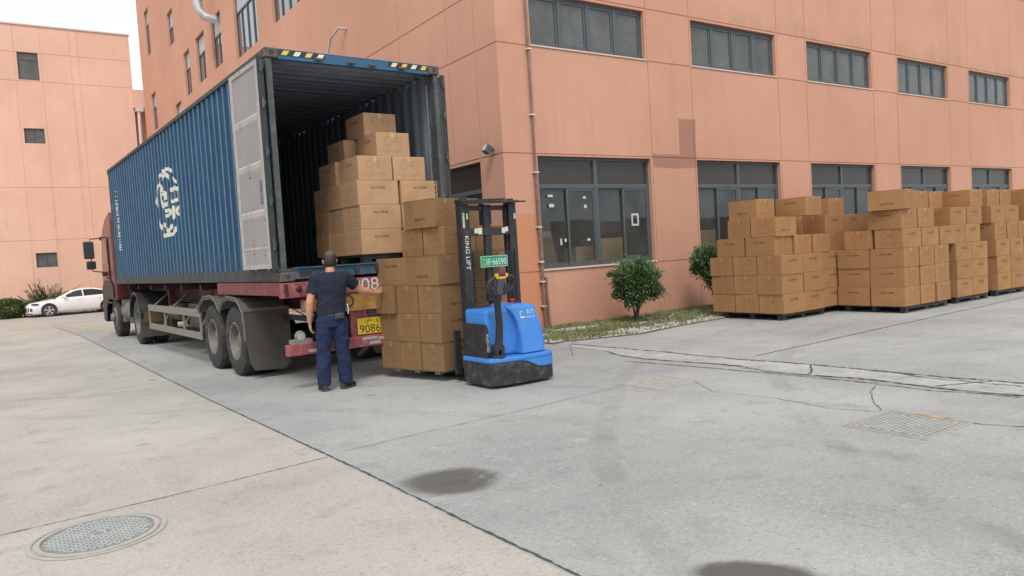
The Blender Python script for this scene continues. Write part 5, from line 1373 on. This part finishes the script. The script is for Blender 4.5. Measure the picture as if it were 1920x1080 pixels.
for u, v, o_, r, p, f in ((-.01, -.01, 'W', 4, 'upside down near corner', 1), (-.0, .59, 'W', 4, 'far left', 0), (.41, 0, 'W', 4, 'middle right', 0), (.82, 0, 'W', 4, 'right end', 0),
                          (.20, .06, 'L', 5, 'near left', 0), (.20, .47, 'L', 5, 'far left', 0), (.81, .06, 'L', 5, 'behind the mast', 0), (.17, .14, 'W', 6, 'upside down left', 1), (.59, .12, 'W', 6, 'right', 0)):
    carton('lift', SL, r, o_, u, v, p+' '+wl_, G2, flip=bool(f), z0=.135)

# cargo inside the container (container frame)
xc = Vector((math.cos(TA), math.sin(TA), 0)); yc = Vector((-math.sin(TA), math.cos(TA), 0))
def cf(a, b, z=0): return Vector(TO)+xc*a+yc*b+Vector((0, 0, z))
SC_ = (tuple(cf(1.165, .10)), TA); wc = 'of the cargo inside the container'; G3 = 'cartons loaded inside the container'; FZ = C0+.157
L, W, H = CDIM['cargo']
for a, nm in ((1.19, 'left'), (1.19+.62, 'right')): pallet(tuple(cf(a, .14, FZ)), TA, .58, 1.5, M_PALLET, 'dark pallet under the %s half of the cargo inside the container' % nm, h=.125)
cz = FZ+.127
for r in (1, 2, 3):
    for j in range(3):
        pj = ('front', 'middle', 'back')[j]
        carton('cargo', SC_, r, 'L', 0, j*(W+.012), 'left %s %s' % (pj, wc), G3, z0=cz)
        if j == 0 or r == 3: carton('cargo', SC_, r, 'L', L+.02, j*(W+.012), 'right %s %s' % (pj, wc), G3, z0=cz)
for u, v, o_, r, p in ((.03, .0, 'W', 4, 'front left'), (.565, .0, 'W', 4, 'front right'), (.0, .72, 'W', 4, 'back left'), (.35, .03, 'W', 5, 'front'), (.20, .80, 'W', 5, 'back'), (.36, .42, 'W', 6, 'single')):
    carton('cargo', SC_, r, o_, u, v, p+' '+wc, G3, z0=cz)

# ================================================================== PALLET STACKER  (local: x right, y forward towards the forks)
sk_ = empty('pallet_stacker', (4.63, 7.30, 0), R(1.0), label='blue and black electric pallet stacker with tall mast carrying a stack of cartons', cat='forklift')
plan_ = [(x*.935, y) for x, y in [(0, .62), (0, .10), (.015, .05), (.05, .02), (.12, .0), (.35, -.03), (.62, -.04), (.85, -.03), (.95, -.01), (.99, .03), (1.0, .10), (1.0, .50), (.96, .60)]]
mb = MB(); mb.prism(plan_, 'z', .035, .305); mb.prism([(x*1.0, y) for x, y in plan_], 'z', .0351, .0352) if False else None
build(mb, 'base_housing', mat('scuffed_black_paint', (.02, .021, .023), .5, .3, 9, .15, 40, dirt=(.13, .13, .12), dscale=9, damt=.55), sk_, bevel=.012)
mb = MB(); mb.prism([(x*1.0+(.5-x)*-.006, y-.004) for x, y in plan_], 'z', .307, .362)
build(mb, 'blue_step', M_BLUE, sk_, bevel=.012)
# wavy lower edge of the blue panel, wraps the right hand corner
mb = MB(); cols = []
pts = [(.45, -.036), (.52, -.038), (.58, -.0395), (.64, -.040), (.70, -.038), (.78, -.034), (.86, -.029), (.95, -.010), (.99, .03), (1.0, .10), (1.0, .3), (1.0, .48)]; pts = [(x*.935, y) for x, y in pts]
dep = [.005, .015, .04, .07, .095, .105, .105, .105, .10, .10, .10, .10]
mb.add([(x+(.004 if x > .9 else 0), y-.005, .309) for x, y in pts]+[(x+(.004 if x > .9 else 0), y-.005, .309-d) for (x, y), d in zip(pts, dep)], [(k, k+1, 13+k, 12+k) for k in range(11)])
build(mb, 'blue_skirt', M_BLUE, sk_, fixn=False)
mb = MB(); mb.box(.06, .82, .15, .62, .364, .935)
build(mb, 'cowl', M_BLUE, sk_, bevel=.035)
mb = MB()
prof1 = [(x-.125 if x > .59 else x-.09, z) for x, z in [(.60, .366), (.965, .366), (.962, .55), (.945, .74), (.90, .90), (.86, .945), (.80, .965), (.60, .965), (.45, .945), (.50, .88), (.545, .78), (.575, .62)]]
prof0 = [(x*.0+.02+x*.98 if x < .7 else x-.012, z if z < .4 else z-.03) for x, z in prof1]
mb.rings([[(x, .035+.09*max(0, (z-.37)/.6)**2, z) for x, z in prof0], [(x, .075+.09*max(0, (z-.37)/.6)**2, z) for x, z in prof1], [(x, .60, z) for x, z in prof1]])
build(mb, 'battery_cover', M_BLUE, sk_, bevel=.016, auto=30)
mb = MB(); mb.prism([(.02, .30), (.082, .30), (.082, .56), (.07, .70), (.045, .76), (.02, .77)], 'y', .12, .60)
sp_ = build(mb, 'side_panel', M_BLACK, sk_, bevel=.008)
text('model_mark', 'KLD15D', .032, M_WHITE, sp_, (.050, .1185, .54), (R(90), R(90), 0), w=.21)
# writing on the cover
lg = MB()
cy = lambda z: .035+.09*((z-.34)/.6)**2-.006
for x0, x1, z0, z1 in ((.52, .528, .815, .875), (.528, .565, .868, .875), (.52, .57, .795, .812), (.57, .59, .80, .808)): lg.add([(x0, cy(z0)-.002, z0), (x1, cy(z0)-.002, z0), (x1, cy(z1)-.002, z1), (x0, cy(z1)-.002, z1)], [(0, 1, 2, 3)])
li_ = build(lg, 'maker_emblem', M_WHITE, sk_, fixn=False)
e2 = MB(); e2.add([(.531, cy(.82)-.003, .82), (.556, cy(.82)-.003, .82), (.556, cy(.86)-.003, .862), (.531, cy(.86)-.003, .862)], [(0, 1, 2, 3)]); build(e2, 'emblem_panel', mat('emblem_green', (.05, .33, .22), .4, .1, 5), li_, fixn=False)
text('maker_characters', '科力', .062, M_WHITE, sk_, (.672, cy(.865)-.010, .865), (R(80), 0, 0), w=.105)
text('maker_name', 'KING LIFT', .022, M_WHITE, sk_, (.668, cy(.80)-.008, .80), (R(82), 0, 0), w=.14)
# mast
for x0, x1, xi0, xi1 in ((.135, .245, .245, .275), (.86, .965, .83, .86)):
    mb = MB(); mb.box(x0, x1, .66, .80, .04, 2.24); mb.box(xi0, xi1, .70, .78, .06, 2.20); mb.box(x0-.012, x0+.0, .66, .67, .05, 2.2)
    p_ = build(mb, 'mast_post', M_BLACK, sk_, bevel=.006)
    if x0 < .5:
        text('mast_lettering', 'KING LIFT', .056, M_WHITE, p_, (.19, .6585, 1.62), (R(90), R(90), 0), w=.42)
        st_ = MB(); st_.box(.145, .175, .657, .6595, 1.93, 2.12); build(st_, 'warning_sticker', mat('cream_sticker', (.45, .44, .25), .6, .3, 40), p_)
        st_ = MB(); st_.box(.20, .225, .657, .6595, 2.04, 2.11); build(st_, 'white_sticker', M_PAPER, p_)
    else:
        st_ = MB(); st_.box(.925, .955, .657, .6595, 2.03, 2.10); build(st_, 'white_sticker', M_PAPER, p_)
mb = MB(); mb.box(.245, .86, .665, .70, 1.83, 1.93); build(mb, 'cross_bar', M_BLACK, sk_, bevel=.005)
mb = MB(); mb.box(.31, .36, .655, .664, 1.86, 1.92); mb.box(.365, .42, .655, .664, 1.845, 1.925); mb.box(.78, .82, .655, .664, 1.87, 1.93); mb.box(.725, .775, .655, .664, 1.85, 1.92); build(mb, 'caution_label', mat('caution_white', (.62, .62, .50), .6, .2, 60, dirt=(.2, .2, .15), dscale=60, damt=.7), sk_)
mb = MB(); mb.box(.245, .86, .72, .78, 2.15, 2.21); mb.box(.12, .98, .60, .80, 2.245, 2.265); mb.bar((.08, .58, 2.225), (1.05, .56, 2.245), .05, .018); mb.bar((.14, .80, 2.28), (.92, .83, 2.30), .06, .02)
build(mb, 'top_beam', M_BLACK, sk_, bevel=.004)
mb = MB(); mb.cyl((.19, .70, 2.24), (.19, .70, 2.30), .055, 16); mb.cyl((.91, .70, 2.24), (.91, .70, 2.29), .045, 16); build(mb, 'post_cap', M_BLKP, sk_)
mb = MB(); mb.cyl((.555, .74, .3), (.555, .74, 2.2), .035, 14); mb.cyl((.535, .73, 1.0), (.535, .73, 2.0), .048, 14); mb.box(.49, .545, .70, .76, 1.98, 2.22); mb.box(.575, .61, .71, .76, 1.98, 2.22); build(mb, 'lift_cylinder', M_BLKP, sk_, auto=40)
mb = MB()
for k in range(42): mb.box(.598+.0*(k%2), .615, .735, .75, .98+k*.029, .998+k*.029)
build(mb, 'lift_chain', M_GREASE, sk_)
mb = MB(); 
for k in range(20): z = .99+k*.032; mb.box(.765, .905, .645, .655, z, z+.017)
mb.box(.765, .775, .64, .66, .97, 1.64); mb.box(.895, .905, .64, .66, .97, 1.64); build(mb, 'louvre_guard', M_BLKP, sk_)
mb = MB(); hx = [(.29+.012*math.cos(k*1.3), .70+.012*math.sin(k*1.3), .95+k*.0065) for k in range(110)]; mb.tube(hx, .006, 5); build(mb, 'coiled_cable', M_BLKP, sk_, auto=60)
mb = MB()
for k in range(24): z = .98+k*.028; mb.bar((.28, .75, z), (.83, .75, z), .003, .003)
for k in range(20): x = .29+k*.028; mb.bar((x, .752, .97), (x, .752, 1.66), .003, .003)
build(mb, 'mesh_guard', M_BLKP, sk_)
mb = MB(); mb.box(.35, .765, .625, .633, 1.425, 1.57)
np_ = build(mb, 'number_plate', M_GREENP, sk_, bevel=.004); np_.rotation_euler = (0, 0, 0)
mb = MB(); frame_bars(mb, .354, .761, 1.429, 1.566, .004, .6235, .6245); build(mb, 'plate_border', M_WHITE, np_)
text('plate_digits', 'F·66590', .078, M_WHITE, np_, (.605, .6225, 1.492), (R(90), 0, 0), w=.275)
text('plate_region', '浙', .078, M_WHITE, np_, (.444, .6225, 1.492), (R(90), 0, 0), w=.036)
text('plate_site', '场', .040, mat('lime_lettering', (.42, .60, .08), .5, .05, 5), np_, (.397, .6225, 1.52), (R(90), 0, 0), w=.034); text('plate_site', '内', .040, bpy.data.materials['lime_lettering'], np_, (.397, .6225, 1.465), (R(90), 0, 0), w=.034)
# tiller
mb = MB(); mb.cyl((.40, .07, .362), (.40, .07, .40), .085, 20); mb.box(.335, .385, .03, .11, .40, .52); mb.box(.42, .465, .03, .11, .40, .50); mb.cyl((.33, .07, .47), (.47, .07, .47), .04, 14)
build(mb, 'tiller_base', M_BLACK, sk_, auto=40)
mb = MB(); mb.rings([[(x+sx*w_*.5, y+sy*t_*.5, z) for sx, sy in ((-1, -1), (1, -1), (1, 1), (-1, 1))] for x, y, z, w_, t_ in ((.405, .07, .46, .085, .06), (.42, .06, .60, .085, .055), (.425, .045, .75, .08, .05), (.40, .02, .92, .075, .05), (.375, -.01, 1.04, .075, .05), (.375, -.03, 1.12, .08, .05))])
tl = build(mb, 'tiller_arm', M_BLKP, sk_, bevel=.012)
mb = MB(); mb.rings([[(x+sx*w_*.5, y+sy*t_*.5, z) for sx, sy in ((-1, -1), (1, -1), (1, 1), (-1, 1))] for x, y, z, w_, t_ in ((.378, -.035, 1.11, .085, .06), (.392, -.06, 1.22, .09, .06), (.405, -.08, 1.30, .10, .055))])
build(mb, 'tiller_neck', mat('grey_plastic', (.07, .075, .08), .5, .1, 6), sk_, bevel=.01)
mb = MB(); mb.tube([(.36, -.08, 1.315), (.28, -.085, 1.30), (.23, -.08, 1.27), (.215, -.07, 1.22), (.23, -.06, 1.15), (.28, -.045, 1.10), (.36, -.04, 1.12)], [.018, .02, .021, .021, .02, .02, .02], 10)
mb.tube([(.44, -.08, 1.32), (.52, -.09, 1.325), (.57, -.09, 1.30), (.585, -.08, 1.25), (.56, -.065, 1.18), (.50, -.05, 1.13), (.40, -.04, 1.12)], [.018, .02, .021, .021, .02, .02, .02], 10)
build(mb, 'handle_grip', M_BLKP, sk_, auto=60)
mb = MB(); mb.prism([(.26, 1.19), (.36, 1.26), (.36, 1.11), (.29, 1.10)], 'y', -.075, -.05); mb.prism([(.44, 1.26), (.53, 1.22), (.55, 1.17), (.44, 1.11)], 'y', -.075, -.05); build(mb, 'handle_shield', M_BLKP, sk_, bevel=.008)
mb = MB(); mb.box(.355, .455, -.115, -.06, 1.325, 1.385); build(mb, 'head_cap', mat('maroon_cap', (.14, .02, .035), .4, .1, 6), sk_, bevel=.015)
mb = MB(); mb.box(.325, .355, -.11, -.06, 1.295, 1.36); mb.box(.455, .485, -.11, -.06, 1.31, 1.36); mb.box(.36, .45, -.112, -.06, 1.295, 1.325); build(mb, 'thumb_control', mat('yellow_control', (.60, .42, .03), .4, .1, 6), sk_, bevel=.008)
for c in kids(sk_):
    if c.name.split('.')[0] in ('tiller_base', 'tiller_arm', 'tiller_neck', 'handle_grip', 'handle_shield', 'head_cap', 'thumb_control'): c.location.x -= .245
mb = MB(); mb.cyl((.60, .35, .95), (.60, .35, 1.0), .02, 12); mb.cyl((.60, .35, 1.0), (.60, .35, 1.022), .036, 14); build(mb, 'stop_button', M_REDB, sk_)
mb = MB(); mb.box(.10, .80, .50, .64, .90, .955); build(mb, 'rear_panel', M_BLKP, sk_, bevel=.01)
for x in (.27, .66):
    mb = MB(); mb.prism([(.80, .035), (.80, .085), (1.9, .085), (2.0, .05), (2.0, .035)], 'x', x, x+.16); f_ = build(mb, 'fork', M_BLACK, sk_, bevel=.006)
mb = MB(); mb.box(.2, .9, .80, .84, .05, .62); mb.box(-.0, .1, .8, .83, .1, .66); build(mb, 'fork_carriage', M_BLACK, sk_, bevel=.006)
for x in (.13, .84):
    mb = MB(); mb.box(x, x+.12, .80, 1.95, .02, .034); build(mb, 'straddle_leg', M_BLACK, sk_)
mb = MB()
for x in (.12, .88):
    mb.cyl((x-.03, .30, .06), (x+.03, .30, .06), .055, 14)
build(mb, 'castor', M_RUB, sk_)

# ================================================================== THE MAN
man = empty('person', (3.375, 9.075, 0), R(-13), label='man seen from behind in navy T-shirt and blue work trousers, right hand on the cartons', cat='person')
def remesh(ob, vox, it=3, f=.5, noise_s=None, noise_a=0, seed=0):
    r = ob.modifiers.new('remesh', 'REMESH'); r.mode = 'VOXEL'; r.voxel_size = vox; r.use_smooth_shade = True
    s = ob.modifiers.new('smooth', 'SMOOTH'); s.iterations = it; s.factor = f
    if noise_s:
        t = bpy.data.textures.new('folds', 'CLOUDS'); t.noise_scale = noise_s; t.noise_depth = 2
        d = ob.modifiers.new('folds', 'DISPLACE'); d.texture = t; d.strength = noise_a; d.mid_level = .5; d.texture_coords = 'LOCAL'
def ell(mb, c, r, n=16, m=10, tilt=0):
    rs = []
    for i in range(1, m):
        a = math.pi*i/m; rs.append([(c[0]+r[0]*math.sin(a)*math.cos(2*math.pi*k/n), c[1]+r[1]*math.sin(a)*math.sin(2*math.pi*k/n), c[2]-r[2]*math.cos(a)) for k in range(n)])
    mb.rings(rs)
def oval(mb, st, n=20):
    """st: (cx, cy, z, rx, ry) horizontal rings"""
    mb.rings([[(cx+rx*math.cos(2*math.pi*k/n), cy+ry*math.sin(2*math.pi*k/n), z) for k in range(n)] for cx, cy, z, rx, ry in st])
SHR, ELR, WRR = Vector((.185, .03, 1.415)), Vector((.405, .135, 1.225)), Vector((.615, .265, 1.165))
SHL, ELL, WRL = Vector((-.195, .0, 1.41)), Vector((-.265, -.02, 1.12)), Vector((-.262, .06, .865))
def hand(mb, w, d, nrm, s, curl, thumb_side=1, L=.185):
    """w wrist, d pointing direction, nrm palm normal (towards what it touches), s sideways"""
    d = d.normalized(); nrm = (nrm-d*nrm.dot(d)).normalized(); s = d.cross(nrm)*thumb_side
    rs = []
    for t, hw, ht in ((-.01, .026, .020), (.02, .033, .017), (.055, .041, .015), (.085, .043, .013), (.098, .038, .010)):
        c = w+d*t; rs.append([c+s*hw*math.cos(2*math.pi*k/12)+nrm*ht*math.sin(2*math.pi*k/12) for k in range(12)])
    mb.rings(rs)
    for k, (off, ln) in enumerate(((.031, .070), (.011, .080), (-.010, .074), (-.030, .058))):
        b = w+d*.085+s*off; p = [b]; a = 0
        for q in range(3):
            a += curl*(1.0+.15*k); dd = d*math.cos(a)+nrm*math.sin(a); p.append(p[-1]+(dd+s*off*.9)*ln*(.42, .32, .26)[q])
        mb.tube(p, [.0098, .0092, .0085, .0068], 8)
    b = w+d*.018+s*.024
    mb.tube([b, b+(d*.6+s*.75+nrm*.2)*.035, b+(d*.8+s*.95+nrm*.35)*.058, b+(d*1.2+s*1.0+nrm*.45)*.075], [.013, .012, .0105, .008], 8)
mb = MB()
oval(mb, [(0, .0, .90, .15, .10), (0, -.0, 1.0, .145, .095), (0, .0, 1.15, .145, .10), (0, .0, 1.3, .165, .105), (0, .0, 1.40, .165, .09), (0, .01, 1.445, .10, .07), (0, .012, 1.48, .062, .060), (0, .02, 1.56, .056, .060)])
ell(mb, (0, .035, 1.635), (.078, .098, .112), 20, 14); ell(mb, (0, .06, 1.575), (.058, .068, .062))       # skull and jaw
ell(mb, (0, .135, 1.615), (.013, .018, .024)); ell(mb, (0, .120, 1.57), (.026, .012, .008)); ell(mb, (0, .115, 1.542), (.022, .016, .016))
for s in (-1, 1): ell(mb, (s*.082, .025, 1.620), (.010, .020, .032)); ell(mb, (s*.090, .012, 1.628), (.007, .014, .020))
mb.tube([SHR, SHR.lerp(ELR, .5), ELR, ELR.lerp(WRR, .3), WRR.lerp(ELR, .15), WRR], [.062, .057, .050, .050, .036, .031], 14)
mb.tube([SHL, SHL.lerp(ELL, .5), ELL, ELL.lerp(WRL, .3), WRL.lerp(ELL, .15), WRL], [.060, .055, .047, .048, .034, .029], 14)
hand(mb, WRR, Vector((.80, .50, .34)), Vector((.60, -.55, .2)), None, -.10, -1)
hand(mb, WRL, Vector((.10, .12, -1)), Vector((1, .1, 0)), None, .28, -1)
FL, FR = Vector((-.115, -.02, .09)), Vector((.155, .0, .09))
for hx, F in ((-.085, FL), (.085, FR)):
    mb.tube([(hx, 0, .90), (hx+(F.x-hx)*.45, .02, .50), (F.x, F.y, .12), (F.x, F.y, .06)], [.085, .06, .04, .04], 12)
body = build(mb, 'body', M_SKIN, man, fixn=False); remesh(body, .0065, 2)
mb = MB(); HN, HM = 28, 20
V_ = lambda i, k: (.0835*math.sin(math.pi*i/HM)*math.cos(2*math.pi*k/HN)*1.0, .035+.103*math.sin(math.pi*i/HM)*math.sin(2*math.pi*k/HN), 1.638+.116*math.cos(math.pi*i/HM))
for i in range(0, HM):
    for k in range(HN):
        q = [V_(i, k), V_(i+1, k), V_(i+1, k+1), V_(i, k+1)]; c_ = [sum(p[d] for p in q)/4 for d in range(3)]
        if c_[2] < 1.555 or (c_[1] > .045 and c_[2] < 1.685+.25*(c_[1]-.045)) or (abs(c_[0]) > .07 and c_[2] < 1.63 and c_[1] > .0): continue
        mb.add(q, [(0, 1, 2, 3)])
hr = build(mb, 'hair', M_HAIR, man, fixn=False, auto=80); hr.modifiers.new('weld', 'WELD').merge_threshold = .0005; so = hr.modifiers.new('thick', 'SOLIDIFY'); so.thickness = .010; so.offset = 0
mb = MB()
for s in (-1, 1): ell(mb, (s*.030, .120, 1.632), (.011, .010, .008), 10, 8)
build(mb, 'eye', M_PAPER, man)
# T-shirt
mb = MB()
oval(mb, [(0, .0, .955, .188, .135), (0, .0, 1.02, .185, .130), (-.0, .0, 1.15, .180, .125), (0, .0, 1.28, .195, .128), (0, .0, 1.37, .198, .118), (0, .005, 1.43, .165, .10), (0, .01, 1.468, .105, .082), (0, .012, 1.492, .075, .072)], 24)
for A_, B_ in ((SHR, ELR), (SHL, ELL)):
    C_ = Vector((A_.x*.6, A_.y*.6, A_.z-.005)); mb.tube([C_, A_, A_.lerp(B_, .35), A_.lerp(B_, .62)], [.075, .078, .074, .078], 14)
sh = build(mb, 't_shirt', M_SHIRT, man, fixn=False); remesh(sh, .009, 4, .5, .09, .022)
mb = MB()
oval(mb, [(0, .0, .80, .168, .125), (0, .0, .88, .175, .132), (0, .0, .975, .165, .122)], 24)
for hx, F in ((-.088, FL), (.088, FR)):
    mb.tube([(hx, .0, .90), (hx+(F.x-hx)*.3, -.005, .74), (hx+(F.x-hx)*.55, .01, .50), (F.x*.98, F.y+.0, .28), (F.x, F.y-.005, .12), (F.x, F.y+.0, .085)], [.105, .105, .092, .088, .085, .088], 16)
tr_ = build(mb, 'trousers', M_TROUS, man, fixn=False); remesh(tr_, .010, 5, .5, .075, .034)
build(MB().rings([[((.170*math.cos(2*math.pi*k/28)), (.128*math.sin(2*math.pi*k/28)), z) for k in range(28)] for z in (.945, .98)], cap=False), 'belt', M_BELT, man, auto=60)
mb = MB(); mb.box(.085, .205, -.155, -.10, .885, .965, 0, Matrix.Rotation(R(-4), 4, 'Y')); pch = build(mb, 'waist_pouch', M_BAG, man, bevel=.02)
mb = MB(); mb.tube([(.19, -.12, .95), (.195, -.12, 1.02), (.18, -.10, 1.08)], .006, 6); build(mb, 'pouch_strap', M_PAPER, pch)
for F, a in ((FL, .12), (FR, -.75)):
    mb = MB(); sts = [(-.085, .030, .05), (-.05, .043, .075), (.0, .044, .085), (.07, .047, .066), (.13, .048, .052), (.17, .040, .042), (.195, .022, .03)]
    ca, sa = math.cos(a), math.sin(a); rs = []
    for y, w_, h_ in sts:
        ring = []
        for k in range(14):
            th = 2*math.pi*k/14; lx, lz = w_*math.cos(th), .022+h_*.5+h_*.5*math.sin(th); ring.append((F.x+lx*ca-y*sa, F.y+lx*sa+y*ca, max(.018, lz)))
        rs.append(ring)
    mb.rings(rs); s_ = build(mb, 'shoe', M_SHOE, man, auto=60)
    mb = MB(); out = [(w_*1.08, y) for y, w_, h_ in sts]+[(-w_*1.08, y) for y, w_, h_ in reversed(sts)]
    mb.prism([(F.x+x*ca-y*sa, F.y+x*sa+y*ca) for x, y in out], 'z', .001, .028); build(mb, 'sole', M_SOLE, s_, bevel=.004)

for c in kids(man):
    for o_ in [c]+kids(c):
        if o_.type == 'MESH' and not o_.get('_lean'):
            for v in o_.data.vertices: v.co.x += .045*max(0, v.co.z-.1)
            o_['_lean'] = 1
for c in kids(man):
    for o_ in [c]+kids(c):
        if '_lean' in o_: del o_['_lean']

# every countable piece its own object
SPLIT = {'window_sill', 'paper_note', 'yellow_stripe', 'pale_stripe', 'hazard_strip', 'lashing_bar', 'cam_keeper', 'sill_keeper', 'locking_rod', 'hinge', 'cross_member', 'reflector_strip', 'bumper_stay', 'leaf_spring',
         'white_sticker', 'caution_label', 'castor', 'pipe_clip', 'duct_collar', 'top_pane', 'glass_pane', 'front_window', 'rear_window', 'headlamp', 'air_intake', 'sill_trim', 'door_handle', 'wing_mirror', 'eye', 'post_cap',
         'foot', 'thumb_control', 'handle_shield', 'handle_grip', 'sash', 'landing_leg', 'air_tank', 'twist_lock', 'stringer', 'fork_carriage', 'front_bumper', 'rivet', 'side_rail', 'top_beam'}
for o_ in list(bpy.data.objects):
    if o_.type == 'MESH' and o_.name.split('.')[0] in SPLIT: split_islands(o_)
